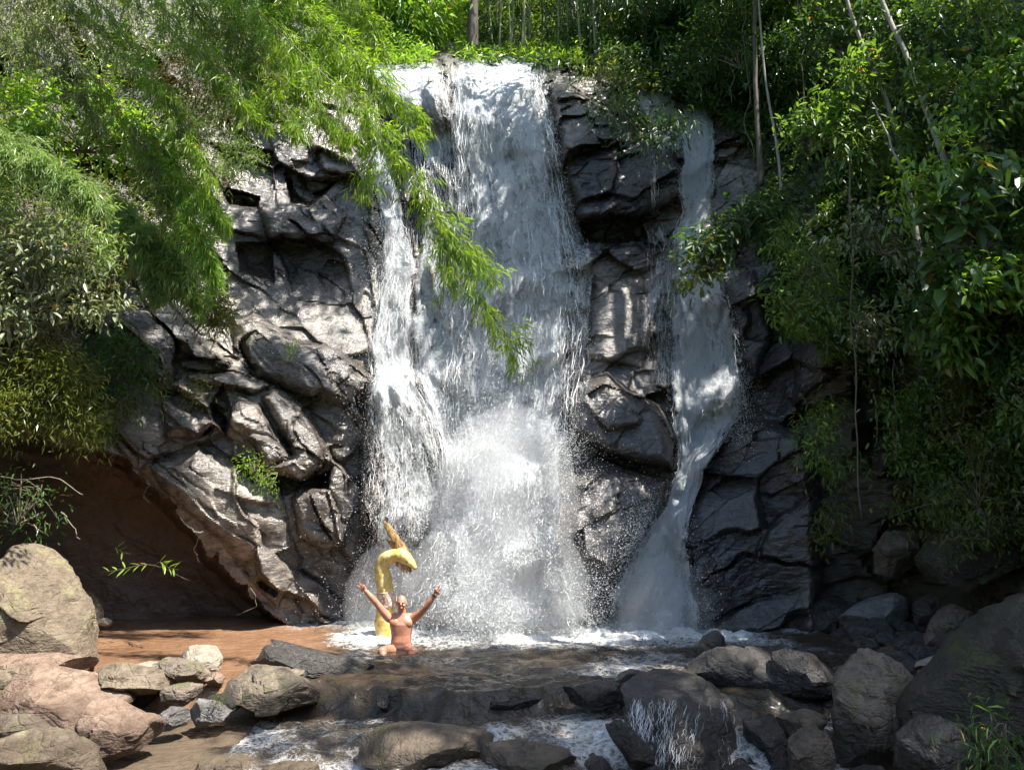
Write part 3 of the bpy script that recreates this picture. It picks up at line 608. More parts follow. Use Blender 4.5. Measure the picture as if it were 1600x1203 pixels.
obj('rubble', np_mesh('rubble', np.vstack(sv), np.vstack(sf)), R_DARK, kind='stuff')
# ------------------------------------------------------------------ falling water
N = NT('falling_water')
uv = N.n('UVMap', uv_map='flow').outputs[0]
cov = N.attr('cov'); sd = N.attr('seed')
uvs = N.n('VectorMath'); uvs.operation = 'ADD'; N.set(uvs.inputs[0], uv); N.set(uvs.inputs[1], N.n('CombineXYZ', X=N.math('MULTIPLY', sd, 13.7), Y=N.math('MULTIPLY', sd, 7.1), Z=sd).outputs[0])
u = uvs.outputs[0]
dn = N.n('TexNoise'); N.set(dn.inputs['Vector'], u); dn.inputs['Scale'].default_value = 1.6; dn.inputs['Detail'].default_value = 3
dsc = N.n('VectorMath'); dsc.operation = 'SCALE'; N.set(dsc.inputs[0], dn.outputs['Color']); dsc.inputs['Scale'].default_value = .16
ua = N.n('VectorMath'); ua.operation = 'ADD'; N.set(ua.inputs[0], u); N.set(ua.inputs[1], dsc.outputs[0]); u2 = ua.outputs[0]
s1 = N.noise(N.mapping(u2, (2.4, .55, 1)), 1., 4, .62, .5)
s2 = N.noise(N.mapping(u2, (8.5, 2.0, 1)), 1., 5, .7, .8)
s3 = N.noise(N.mapping(u2, (28, 8.5, 1)), 1., 4, .78, 1.)
s5 = N.noise(N.mapping(u2, (4.5, 3., 1)), 1., 6, .68, .8)
s4 = N.noise(N.mapping(u2, (75, 42, 1)), 1., 2, .6)
pt = N.math('ADD', N.math('MULTIPLY', s1, .7), N.math('MULTIPLY', s2, .8)); pt = N.math('ADD', pt, N.math('MULTIPLY', s3, .55)); pt = N.math('ADD', pt, N.math('MULTIPLY', s4, .42)); pt = N.math('ADD', pt, N.math('MULTIPLY', N.math('SUBTRACT', s5, .5), 1.1))
al = N.math('MULTIPLY', N.math('SUBTRACT', N.math('ADD', pt, cov), 1.60), 4.2, clamp=True)
al = N.math('MULTIPLY', al, .97)
aer = N.math('MULTIPLY', N.math('SUBTRACT', N.math('ADD', pt, N.math('MULTIPLY', cov, .35)), 1.08), 3.4, clamp=True)
wcol = N.mix(aer, (.34, .38, .41), (.84, .87, .89))  # slight blue in the white stands for skylight on shaded water
dif = N.n('BsdfDiffuse'); N.set(dif.inputs['Color'], wcol)
trl = N.n('BsdfTranslucent'); N.set(trl.inputs['Color'], (.80, .82, .82, 1))
bmp = N.bump(N.math('ADD', s2, N.math('MULTIPLY', s3, .7)), 1., .22); N.set(dif.inputs['Normal'], bmp)
gl = N.n('BsdfGlossy'); N.set(gl.inputs['Roughness'], .25); N.set(gl.inputs['Normal'], bmp)
m1 = N.n('MixShader'); N.set(m1.inputs[0], .18); N.t.links.new(dif.outputs[0], m1.inputs[1]); N.t.links.new(trl.outputs[0], m1.inputs[2])
m1b = N.n('MixShader'); N.set(m1b.inputs[0], .06); N.t.links.new(m1.outputs[0], m1b.inputs[1]); N.t.links.new(gl.outputs[0], m1b.inputs[2])
tr = N.n('BsdfTransparent'); m2 = N.n('MixShader'); N.t.links.new(al, m2.inputs[0]); N.t.links.new(tr.outputs[0], m2.inputs[1]); N.t.links.new(m1b.outputs[0], m2.inputs[2])
N.t.links.new(m2.outputs[0], N.out.inputs['Surface']); M_FALL = N.m
N = NT('water_drops')
dif = N.n('BsdfDiffuse'); N.set(dif.inputs['Color'], (.86, .86, .85, 1)); trl = N.n('BsdfTranslucent'); N.set(trl.inputs['Color'], (.84, .86, .86, 1))
m1 = N.n('MixShader'); N.set(m1.inputs[0], .30); N.t.links.new(dif.outputs[0], m1.inputs[1]); N.t.links.new(trl.outputs[0], m1.inputs[2]); N.t.links.new(m1.outputs[0], N.out.inputs['Surface']); M_DROP = N.m

def fall_rows(rows, py):
    r = np.asarray(rows, float); return [np.interp(py, r[:, 0], r[:, k]) for k in range(1, r.shape[1])]
def sheet(name, rows, parent, seed, extra=0., covadd=0., edge=.16):
    """one layer of moving water; rows: (py, left px, right px, cover, metres off the rock)"""
    y0, y1 = rows[0][0], rows[-1][0]; nr = max(int((y1-y0)/3), 3); wmax = max(r[2]-r[1] for r in rows); nc = max(int(wmax/3), 6)
    py = np.linspace(y0, y1, nr); L, R, C, O = fall_rows(rows, py); t = np.linspace(0, 1, nc)
    wob = fbm(np.stack([py/60., py*0+seed, py*0], -1), 4, seed)*10; wob2 = fbm(np.stack([py/60., py*0+seed+9, py*0], -1), 4, seed+1)*10
    PXg = (L+wob)[:, None]*(1-t) + (R+wob2)[:, None]*t; PYg = np.repeat(py[:, None], nc, 1) + (fbm(np.stack([PXg.ravel()/22, 0*PXg.ravel()+seed, 0*PXg.ravel()], -1), 3, seed+8).reshape(PXg.shape)*7)*np.exp(-(py-y0)/25)[:, None]
    q = np.stack([PXg.ravel()/40, PYg.ravel()/90, 0*PXg.ravel()+seed], -1); bl = fbm(q, 4, seed+2).reshape(PXg.shape)
    Yg = cliffY(PXg, PYg, YFRONT) - O[:, None] - extra - .10*bl*(1+4*extra) - .02
    Yg = blur(Yg, 8 if edge > .25 else 3) if min(Yg.shape) > 20 else Yg
    lump = fbm(np.stack([PXg.ravel()/13, PYg.ravel()/22, 0*PXg.ravel()+seed*1.7], -1), 4, seed+12).reshape(PXg.shape)
    Yg = Yg - .13*lump*np.clip(.35+O[:, None]*2, 0, .75)
    V = at(PXg.ravel(), PYg.ravel(), Yg.ravel())
    ed = np.minimum(t, 1-t)[None]*np.ones((nr, 1)); ef = 1-sstep(ed+.11*fbm(np.stack([PXg.ravel()/16, PYg.ravel()/45, 0*PXg.ravel()+seed+4], -1), 4, seed+5).reshape(PXg.shape)-.03, 0, edge*1.4)
    tf = 1-sstep(np.minimum(py-y0, y1-py)/max(y1-y0, 1), 0, .05)
    cv = C[:, None] + covadd - ef*.62 - tf[:, None]*.12
    V3 = V.reshape(nr, nc, 3); du = np.linalg.norm(np.diff(V3, axis=1), axis=2).mean(0); dv = np.linalg.norm(np.diff(V3, axis=0), axis=2).mean(1)
    # flow coordinates: metres across from the middle of the stream, metres down
    width = np.linalg.norm(V3[:, -1]-V3[:, 0], axis=1)
    U = (t[None]-.5)*(width.mean()*.5 + width[:, None]*.5); Vv = np.r_[0, np.cumsum(dv)][:, None]*np.ones((1, nc))
    return obj(name, np_mesh(name, V, grid_faces(nr, nc), True, {'cov': cv.ravel(), 'seed': np.full(nr*nc, seed % 23)}, np.stack([U.ravel(), Vv.ravel()], -1)), M_FALL, parent, 'stuff')
OCT_F = np.array([[0, 2, 4], [2, 1, 4], [1, 3, 4], [3, 0, 4], [2, 0, 5], [1, 2, 5], [3, 1, 5], [0, 3, 5]])
TET_F = np.array([[0, 1, 2], [0, 2, 3], [0, 3, 1], [1, 3, 2]])
def drops(name, P, S, D, stretch, parent, rng):
    n = len(P); D = unit(D); A = unit(np.cross(D, rng.normal(size=(n, 3)))); B = np.cross(D, A)
    S = S[:, None]; V = np.stack([P+D*S*stretch, P-D*S*stretch*.6+A*S, P-D*S*stretch*.6-A*S*.5+B*S*.87, P-D*S*stretch*.6-A*S*.5-B*S*.87], 1).reshape(-1, 3)
    F = (TET_F[None]+4*np.arange(n)[:, None, None]).reshape(-1, 3)
    return obj(name, np_mesh(name, V, F), M_DROP, parent, 'stuff')
def strands(name, rows, n, parent, seed, offr=.25, wr=(.003, .010), lr=(25, 95), bias=1.):
    """thin threads of water running down a fall"""
    rng = np.random.default_rng(seed); y0, y1 = rows[0][0], rows[-1][0]
    py0 = rng.uniform(y0, y1-10, n); t = rng.uniform(0.02, .98, n); ln = rng.uniform(*lr, n); K = 6
    keep = rng.uniform(0, 1, n) < np.clip(fall_rows(rows, py0)[2]*bias, .05, 1); py0, t, ln = py0[keep], t[keep], ln[keep]; n = len(t)
    s = np.linspace(0, 1, K)[None]; py = np.minimum(py0[:, None]+ln[:, None]*s, y1)
    L, R, C, O = fall_rows(rows, py.ravel()); L = L.reshape(n, K); R = R.reshape(n, K); O = O.reshape(n, K)
    tt = t[:, None] + np.cumsum(rng.normal(0, .006, (n, K)), 1); px = L + (R-L)*tt + rng.normal(0, 1.2, (n, K))
    Yv = cliffY(px, py, YFRONT) - O - (rng.uniform(0, 1, (n, 1))**2)*offr*(.4+s) - .03
    C0 = at(px.ravel(), py.ravel(), Yv.ravel()).reshape(n, K, 3); w = rng.uniform(*wr, (n, 1))*np.sin(np.linspace(.25, math.pi-.05, K))[None]
    sd_ = rng.normal(size=(n, 1, 3))*np.array([.7, .7, .05]); T = unit(np.gradient(C0, axis=1)); sv = unit(np.cross(T, sd_+np.array([0, 1, 0])))
    V = np.stack([C0-sv*w[..., None], C0+sv*w[..., None]], 2).reshape(-1, 3)
    b = np.arange(n)[:, None]*K*2 + np.arange(K-1)[None]*2; F = np.stack([b, b+1, b+3, b+2], -1).reshape(-1, 4)
    return obj(name, np_mesh(name, V, F), M_DROP, parent, 'stuff')

MAIN = [(93,704,840,.80,.02),(103,703,850,.98,.12),(140,704,852,.94,.16),(200,706,866,.92,.2),(270,712,878,.90,.22),(350,716,893,.86,.22),(430,712,912,.83,.22),(520,700,917,.82,.22),(600,690,908,.84,.22),(660,690,896,.84,.25),(692,700,888,.84,.3)]
FOOT = [(672,722,884,.84,.25),(700,705,878,.96,.35),(760,695,872,1.02,.5),(830,675,870,1.02,.6),(900,650,885,1.0,.6),(950,625,915,1.0,.6),(985,600,960,.98,.5)]
TOPL = [(100,572,705,.62,.01),(118,566,706,.84,.04),(150,580,708,.74,.05),(180,610,712,.72,.06),(205,640,716,.62,.08),(270,650,716,.40,.12),(330,668,722,.36,.15)]
LEFT = [(195,578,622,.58,.03),(240,580,602,.78,.05),(300,588,622,.82,.08),(360,596,640,.78,.1),(420,596,650,.80,.1),(480,584,640,.84,.1),(540,572,640,.78,.1),(585,578,650,.86,.08)]
FAN = [(330,640,740,.46,.04),(400,636,760,.58,.04),(450,634,770,.62,.05),(520,620,780,.64,.05),(580,630,770,.66,.05),(640,655,760,.64,.08),(700,680,760,.62,.1),(770,680,750,.6,.14)]
LACE = [(578,585,655,.90,.06),(606,578,655,.94,.1),(640,572,680,.58,.1),(700,570,700,.52,.1),(760,572,712,.50,.11),(820,572,714,.50,.12),(880,562,712,.54,.16),(940,550,700,.70,.22),(982,540,690,.86,.25)]
RIGHT = [(168,1062,1112,.52,.02),(200,1056,1120,.74,.08),(250,1070,1114,.84,.12),(285,1058,1117,.88,.14),(330,1066,1112,.84,.14),(370,1050,1118,.84,.14),(420,1050,1124,.80,.15),(480,1048,1145,.78,.16),(560,1042,1160,.80,.18),(640,1044,1170,.82,.2),(672,1052,1140,.88,.2),(705,1060,1118,1.0,.18),(735,1056,1096,1.04,.2),(790,1040,1082,1.04,.22),(850,1002,1070,1.04,.3),(920,968,1078,1.06,.4),(985,948,1096,1.06,.35)]
RTOP = [(138,990,1030,.5,.02),(160,985,1070,.74,.03),(200,1000,1080,.66,.04),(235,1020,1080,.55,.05)]
VEIL = [(345,1000,1056,.30,.02),(390,1010,1056,.40,.03),(440,1010,1050,.40,.03),(520,1000,1050,.34,.03),(600,1020,1052,.32,.03)]
VEIL2 = [(350,888,925,.44,.05),(400,890,930,.50,.08),(470,895,935,.42,.06),(560,900,935,.36,.05),(620,885,925,.34,.04)]
TRICK = [(240,1016,1028,.62,.02),(300,1018,1030,.66,.04),(334,1016,1030,.6,.05)]

f = thing('waterfall', 'wide white main waterfall plunging down the middle of the cliff', 'waterfall', at(790, 980, 14.5), 'falls on the cliff')
for k, (e, c) in enumerate(((0, .03), (.10, -.14), (.24, -.26))): sheet('water_sheet', MAIN, f, 3+k, e, c)
for k, (e, c) in enumerate(((0, .10), (.2, -.04), (.45, -.18))): sheet('splash_sheet', FOOT, f, 13+k, e, c, .3)
sheet('veil', VEIL2, f, 23)
strands('water_threads', MAIN, 3500, f, 5, .38, (.0015, .006), (10, 55)); strands('water_threads', FOOT, 1200, f, 6, .8, (.0015, .006), (8, 28))
g = thing('waterfall', 'lacy left hand waterfall spilling over rounded ledges under the bamboo', 'waterfall', at(620, 980, 14.5), 'falls on the cliff')
sheet('lip_sheet', TOPL, g, 31); sheet('lip_sheet', TOPL, g, 32, .05, -.16)
sheet('water_sheet', LEFT, g, 33); sheet('water_sheet', LEFT, g, 34, .1, -.16); sheet('veil', FAN, g, 35); sheet('veil', FAN, g, 38, .06, -.08)
sheet('curtain', LACE, g, 36); sheet('curtain', LACE, g, 37, .14, -.12)
strands('water_threads', LEFT, 800, g, 7, .2, (.0015, .005), (10, 50)); strands('water_threads', LACE, 1600, g, 8, .3, (.0015, .005), (8, 40)); strands('water_threads', FAN, 900, g, 9, .1, (.0015, .004)); strands('water_threads', TOPL, 900, g, 10, .12, (.002, .007), (15, 50))
r_ = thing('waterfall', 'narrow shaded waterfall squeezing between dark rocks on the right', 'waterfall', at(1030, 980, 14.4), 'falls on the cliff')
for k, (e, c) in enumerate(((0, .10), (.10, .0), (.2, -.10))): sheet('water_sheet', RIGHT, r_, 41+k, e, c)
sheet('lip_sheet', RTOP, r_, 44); sheet('veil', VEIL, r_, 45); strands('trickle', TRICK, 60, r_, 46, .06, (.001, .003), (12, 40)); strands('water_threads', VEIL, 500, r_, 47, .05, (.0012, .003), (15, 50))
strands('water_threads', RIGHT, 1300, r_, 11, .3, (.0015, .005), (10, 45))

rng = np.random.default_rng(77)
def burst(n, cx, cy, sx, sy, depth, up=.0, seed=0, smin=.003, smax=.009, tail=1.):
    """droplets thrown about a point of impact"""
    rng = np.random.default_rng(seed); px = cx + sx*rng.normal(size=n)*rng.uniform(.4, 1, n); py = cy + sy*rng.normal(size=n)
    ok = (py < 1003); px, py = px[ok], py[ok]; n = len(px)
    Yv = np.minimum(cliffY(px, np.minimum(py, 975), YFRONT), 14.95) - rng.uniform(.05, 1, n)**1.3*depth
    P = at(px, py, Yv); P[:, 2] = np.maximum(P[:, 2], rng.uniform(0, .12, n))
    S = smin + (smax-smin)*rng.uniform(0, 1, n)**3.2
    D = np.stack([(px-cx)/sx*.5, -.3*np.ones(n), rng.normal(0, .8, n)+.2], -1)+rng.normal(0, .4, (n, 3))
    return P, S, D
def make_drops(name, parent, lst, seed):
    Ps, Ss, Ds = zip(*lst); drops(name, np.vstack(Ps), np.concatenate(Ss), np.vstack(Ds), 1.7, parent, np.random.default_rng(seed))
make_drops('spray', f, [burst(90000,780,850,64,105,1.5,seed=1),burst(16000,775,745,62,50,1.1,seed=2),burst(14000,800,695,55,16,.8,seed=31),burst(45000,775,945,95,38,1.7,seed=3),burst(9000,760,880,130,70,1.4,seed=4,smax=.008),
    burst(6000,850,705,40,25,.8,seed=5),burst(7000,690,900,45,60,1.2,seed=6),burst(2500,885,770,30,60,.9,seed=14,smax=.009)], 1)
make_drops('spray', g, [burst(2500,600,640,45,50,.5,seed=7),burst(5000,640,780,50,90,.5,seed=8,smax=.009),burst(4000,600,945,45,35,.8,seed=9),burst(3500,600,460,25,80,.35,seed=10,smax=.008),burst(1500,660,720,50,60,.5,seed=15,smax=.008)], 2)
make_drops('spray', r_, [burst(22000,1020,945,42,40,1.1,seed=11),burst(10000,1010,880,30,50,.9,seed=12),burst(2500,960,950,50,30,.8,seed=13),burst(2500,1150,635,25,30,.5,seed=16,smax=.008)], 3)
def along(rows, n, seed, offr, jit, smax=.008):
    rng = np.random.default_rng(seed); py = rng.uniform(rows[0][0], rows[-1][0], n); t = rng.uniform(-.03, 1.03, n); L, R, C, O = fall_rows(rows, py)
    px = L+(R-L)*t + rng.normal(0, jit, n); Yv = cliffY(px, py, YFRONT)-O-rng.uniform(0, 1, n)**2*offr-.02
    return at(px, py, Yv), .0022+(smax-.0022)*rng.uniform(0, 1, n)**3, np.stack([rng.normal(0, .25, n), rng.normal(0, .2, n), -np.ones(n)], -1)
make_drops('flying_drops', f, [along(MAIN, 60000, 21, .5, 3), along(FOOT, 22000, 22, 1., 6)], 4)
make_drops('flying_drops', g, [along(LEFT, 6000, 23, .3, 5), along(LACE, 14000, 24, .3, 5), along(TOPL, 3000, 25, .2, 3), along(FAN, 2500, 28, .15, 3)], 5)
make_drops('flying_drops', r_, [along(RIGHT, 16000, 26, .35, 3)], 6)

# fine spray hanging round the feet of the falls
def mist_mat(dens):
    N = NT('spray_mist'); N.t.nodes.remove(N.b); pv = N.n('VolumePrincipled'); pv.inputs['Color'].default_value = (.96, .97, .975, 1); pv.inputs['Density'].default_value = dens; pv.inputs['Anisotropy'].default_value = .1
    N.t.links.new(pv.outputs[0], N.out.inputs['Volume']); return N.m
for par, c, r, dn_ in ((f, (-.1, 13.85, 1.4), (.95, .5, 1.6), .7), (f, (-.25, 13.75, .75), (1.6, .9, 1.4), .4), (f, (-.1, 14.0, 2.2), (1.3, .7, 1.9), .4), (r_, (2.65, 13.9, .4), (.9, .6, .9), .3), (g, (-2.1, 14.1, .5), (.9, .5, 1.1), .3)):
    V, F = ico(4); V = V*(1+.16*fbm(V*1.6+c[0], 3, 5))[:, None]*np.array(r)+np.array(c); obj('mist', np_mesh('mist', V, F, True), mist_mat(dn_), par, 'stuff')

# thin water running off the front of the flat topped rock
from mathutils.bvhtree import BVHTree
def rock_cascade():
    me = FLAT_ROCK.data; loc = FLAT_ROCK.location; bv = BVHTree.FromPolygons([v.co+loc for v in me.vertices], [p_.vertices[:] for p_ in me.polygons]); rng = np.random.default_rng(3); o = Vector((0, 0, CAM_Z)); n = 0; Vs, Fs = [], []
    for _ in range(420):
        lane = rng.choice([998, 1006, 1021, 1049, 1057, 1088, 1123, 1149], p=[.2, .2, .17, .12, .13, .08, .05, .05]); x0 = lane+rng.normal(0, 9)+5*math.sin(lane*7.); y0 = rng.uniform(1090, 1196); ln = rng.uniform(8, 30); pts = []
        for s_ in np.linspace(0, 1, 6):
            py = y0+ln*s_; d = Vector([float(c) for c in ray(x0-(py-1100)*(.05+.2*math.sin(lane))+rng.normal(0, 1.1), py)]).normalized(); h_ = bv.ray_cast(o, d)[0]
            if h_ is None: break
            pts.append(np.array(h_)-np.array(d)*.012)
        if len(pts) < 4: continue
        C0 = np.array(pts); T = unit(np.gradient(C0, axis=0)); sv = unit(np.cross(T, np.array([0, 1., 0])+rng.normal(0, .4, 3))); w = (.0008+.0018*rng.uniform()**2)*np.sin(np.linspace(.3, 2.9, len(C0)))[:, None]
        Vs.append(np.stack([C0-sv*w, C0+sv*w], 1).reshape(-1, 3)); b = n+2*np.arange(len(C0)-1)[:, None]; Fs.append(np.concatenate([b, b+1, b+3, b+2], 1)); n += 2*len(C0)
    t = thing('small_cascade', 'thin cascade running over the front of the flat topped dark rock', 'waterfall', loc)
    obj('water_threads', np_mesh('water_threads', np.vstack(Vs), np.vstack(Fs)), M_DROP, t, 'stuff')
rock_cascade()
# ------------------------------------------------------------------ leaves
def leaf_material(name, c0, c1, dead=(.30, .20, .06), trans=.4, rough=.38, spec=.5, tcol=None):
    N = NT(name); hu = N.attr('hue')
    col = N.mix(N.ramp(hu, [(0., 0.), (.9, 1.)]), c0, c1); col = N.mix(N.ramp(hu, [(.965, 0.), (.975, 1.)]), col, dead)
    nz = N.noise(N.coord('Object'), 30, 2); col = N.mix(N.math('MULTIPLY', nz, .35), col, N.mix(1., col, (.55, .6, .5), 'MULTIPLY'))
    N.P(Base_Color=col, Roughness=rough, Specular_IOR_Level=spec)
    t = N.n('BsdfTranslucent'); N.set(t.inputs['Color'], N.mix(1., col, tcol or (1.7, 1.75, .75), 'MULTIPLY'))
    m = N.n('MixShader'); N.set(m.inputs[0], trans); N.t.links.new(N.b.outputs[0], m.inputs[1]); N.t.links.new(t.outputs[0], m.inputs[2])
    N.t.links.new(m.outputs[0], N.out.inputs['Surface']); return N.m
LM = {
 'bamboo': leaf_material('bamboo_leaf', (.12, .215, .022), (.25, .34, .035), trans=.58),
 'pale': leaf_material('pale_bamboo_leaf', (.15, .24, .065), (.27, .35, .12), trans=.4),
 'olive': leaf_material('olive_leaf', (.09, .125, .02), (.18, .20, .035), trans=.38),
 'shiny': leaf_material('shiny_leaf', (.11, .14, .06), (.22, .24, .12), trans=.25, rough=.36, spec=.6),
 'broad': leaf_material('broad_leaf', (.085, .16, .03), (.175, .26, .05), trans=.4, rough=.42, spec=.4),
 'deep': leaf_material('deep_green_leaf', (.038, .085, .022), (.085, .15, .035), trans=.32, rough=.4, spec=.45),
 'lime': leaf_material('lime_leaf', (.15, .27, .03), (.25, .37, .05), trans=.45, rough=.4),
 'brown': leaf_material('brown_leaf', (.10, .075, .035), (.17, .13, .06), trans=.3, rough=.5),
 'moss': leaf_material('moss_leaf', (.05, .075, .015), (.11, .13, .025), trans=.3, rough=.6, spec=.2),
}
def bark(name, c1, c2, sc=1.):
    N = NT(name); v = N.mapping(N.coord('Object'), (9*sc, 9*sc, 2.2*sc)); a = N.noise(v, 1.6, 6, .65, .5); b = N.noise(N.coord('Object'), 3., 4, .6)
    col = N.mix(N.ramp(a, [(.35, 0.), (.65, 1.)]), c1, c2); col = N.mix(N.math('MULTIPLY', N.ramp(b, [(.5, 0.), (.65, 1.)]), .5), col, (.08, .09, .05))
    return N.P(Base_Color=col, Roughness=.8, Normal=N.bump(a, .7, .02))
BK_DARK = bark('dark_bark', (.045, .035, .025), (.09, .07, .05)); BK_PALE = bark('pale_bark', (.20, .17, .13), (.33, .29, .23)); BK_TWIG = bark('twig_bark', (.09, .07, .045), (.15, .12, .08), 3)
BK_CULM = bark('bamboo_culm', (.10, .13, .04), (.2, .2, .09), 2)

def leaf_geo(P, D, L, Wd, rng, shape='lance', droop=.25, level=.6):
    n = len(P); D = unit(D); upv = unit(np.array([0, 0, 1.]) + level*rng.normal(size=(n, 3))); S = unit(np.cross(D, upv)); Nn = np.cross(S, D)
    L = np.broadcast_to(L, (n,))[:, None]; Wd = np.broadcast_to(Wd, (n,))[:, None]; dz = np.array([0, 0, -1.])*L*droop
    if shape == 'lance':
        V = np.stack([P, P+D*L*.38+S*Wd*.5+Nn*Wd*.18+dz*.12, P+D*L*(1-.12*droop)+dz, P+D*L*.38-S*Wd*.5+Nn*Wd*.18+dz*.12], 1)
        F = [(np.array([[0, 2, 1], [0, 3, 2]])[None]+4*np.arange(n)[:, None, None]).reshape(-1, 3)]; k = 4
    else:
        m1 = P+D*L*.30+dz*.12; m2 = P+D*L*.68+dz*.48
        V = np.stack([P, m1+S*Wd*.46+Nn*Wd*.16, m1, m1-S*Wd*.46+Nn*Wd*.16, m2+S*Wd*.40+Nn*Wd*.13, m2, m2-S*Wd*.40+Nn*Wd*.13, P+D*L*.97+dz], 1)
        o = 8*np.arange(n)[:, None, None]
        F = [(np.array([[1, 2, 5, 4], [2, 3, 6, 5]])[None]+o).reshape(-1, 4), (np.array([[0, 2, 1], [0, 3, 2], [4, 5, 7], [5, 6, 7]])[None]+o).reshape(-1, 3)]; k = 8
    return V.reshape(-1, 3), F, k
def leaves(name, mat, parent, P, D, L, Wd, rng, shape='lance', droop=.25, level=.6, hue=None, kind='stuff', **kw):
    P = np.asarray(P, float); V, F, k = leaf_geo(P, D, L, Wd, rng, shape, droop, level)
    hu = np.clip((rng.uniform(0, 1, len(P)) if hue is None else hue), 0, 1)
    return obj(name, np_mesh(name, V, F, False, {'hue': np.repeat(hu, k)}), LM[mat], parent, kind, **kw)
def tufts(C, A, K, L, spread, down, rng, jit=.05):
    """K leaves fanning out of every tuft centre C along axis A"""
    n = len(C); P = np.repeat(C, K, 0) + rng.normal(0, jit, (n*K, 3)); D = unit(np.repeat(unit(A), K, 0) + spread*rng.normal(size=(n*K, 3)) + np.array([0, 0, -down]))
    Ln = rng.uniform(.65, 1.25, n*K)*L; hu = np.repeat(rng.uniform(.1, .8, n), K) + rng.normal(0, .15, n*K)
    hu = np.where(rng.uniform(0, 1, n*K) < .012, 1., np.clip(hu, 0, .94)); return P, D, Ln, hu
def pxline(pts): 
    a = np.asarray(pts, float); return at(a[:, 0], a[:, 1], a[:, 2])

# ---- bamboo arching in from the left
def bamboo(label, branches, mat, seed, ntw=150, wid=.5, L=.15, K=7, loc=None, group='bamboo arching in from the left bank', down=.35, asp=.125, culm_r=.011):
    rng = np.random.default_rng(seed); b0 = pxline(branches[0])[0]
    t = thing('bamboo', label, 'bamboo', b0, group); Ps, Ds, Ls, Hs = [], [], [], []; tw = Acc()
    for br in branches:
        line = resample(pxline(br), 60); n = 60; V, Q, T = tube(line + np.cumsum(rng.normal(0, .004, line.shape), 0), np.linspace(culm_r, .003, n), 5)
        c = Acc(); c.add(V, Q, T); obj('culm', c.mesh('culm'), BK_TWIG, t)
        T_ = unit(np.gradient(line, axis=0)); length = np.linalg.norm(np.diff(line, axis=0), axis=1).sum(); m = int(ntw*length/3.)
        s = rng.uniform(.02, 1, m); i = np.clip((s*(n-1)).astype(int), 0, n-1); base = line[i]
        wd = wid*(.35+.65*np.sin(np.clip(s*1.15, 0, 1)*math.pi*.82+.35))*rng.uniform(.35, 1.1, m)
        d = unit(T_[i]*.75 + rng.normal(size=(m, 3))*np.array([.75, .75, .6]) + np.array([0, 0, -down]))
        for fr in (.35, .68, 1.):
            c_ = base + d*(wd*fr)[:, None] + np.array([0, 0, -1])*(wd*fr*fr*.25)[:, None]
            P, D, Ln, hu = tufts(c_, d + np.array([0, 0, -.25*fr]), K, L, .55, .25, rng, .03)
            Ps.append(P); Ds.append(D); Ls.append(Ln); Hs.append(hu)
        for j in range(0, m, 3):
            V, Q, T = tube(np.stack([base[j], base[j]+d[j]*wd[j]*.5+np.array([0, 0, -wd[j]*.06]), base[j]+d[j]*wd[j]+np.array([0, 0, -wd[j]*.25])]), [.004, .003, .0015], 3, False); tw.add(V, Q)
    obj('twigs', tw.mesh('twigs'), BK_TWIG, t, 'stuff'); Ln = np.concatenate(Ls)
    leaves('leaves', mat, t, np.vstack(Ps), np.vstack(Ds), Ln, Ln*asp, rng, 'lance', .3, .7, np.concatenate(Hs))
    return t
bamboo('long bright bamboo branch hanging down in front of the main waterfall', [[(330,-60,11),(430,45,10.6),(500,110,10.3),(560,165,10.1),(620,240,10),(680,325,9.9),(725,400,9.8),(757,475,9.75),(785,520,9.7)],[(770,495,9.75),(785,515,9.7),(800,535,9.65),(808,555,9.6)],[(660,290,9.95),(690,350,9.9),(700,410,9.9),(694,450,9.9)],[(590,200,10.1),(580,250,10.05),(572,300,10.05)],[(560,160,10.1),(620,200,10.0),(655,215,10.0)],[(700,345,9.9),(745,395,9.85),(765,440,9.8)]], 'bamboo', 1, 70, .52, .14, 6, down=.5)
bamboo('sunlit yellow green bamboo massed at the top left of the waterfall lip', [[(380,-80,12),(470,10,11.8),(540,70,11.6),(600,130,11.5),(660,190,11.5)],[(300,-60,12),(390,40,11.8),(450,110,11.6),(500,170,11.5),(545,225,11.4)],[(470,-80,13),(540,-10,12.8),(580,40,12.6),(600,80,12.6)],[(340,-20,11.6),(400,90,11.4),(440,160,11.3),(470,205,11.2)],[(400,-60,12),(440,40,12),(520,90,12),(560,150,12)]], 'bamboo', 2, 120, .66, .15, 7)
bamboo('bamboo branches lit from behind spreading over the upper left rocks', [[(180,-60,11),(280,40,10.8),(350,120,10.7),(400,190,10.6)],[(240,-60,11.5),(330,50,11.3),(390,130,11.2),(420,190,11.1)],[(120,-40,11),(210,80,10.8),(280,180,10.6),(330,280,10.5)]], 'bamboo', 3, 66, .55, .15, 6)
bamboo('shaded olive bamboo hanging thickly at the top left corner', [[(-40,-60,11.4),(90,60,11.2),(180,160,11.1),(240,260,11),(262,350,11)],[(40,-60,11.4),(160,50,11.2),(250,150,11.1),(310,240,11)],[(120,-80,11.4),(230,20,11.3),(330,110,11.2),(390,190,11.1)],[(-80,-20,11.3),(20,60,11.2),(110,130,11.1),(160,200,11.1)],[(200,-80,11.4),(300,0,11.3),(380,60,11.2),(430,120,11.2)]], 'olive', 4, 68, .6, .13, 6)
bamboo('pale feathery bamboo drooping at the left edge under the olive canopy', [[(-60,170,9.6),(20,220,9.5),(90,260,9.4),(150,300,9.4)],[(-40,230,9.5),(40,250,9.4),(120,285,9.4),(165,330,9.4)]], 'pale', 5, 190, .45, .12, 8)
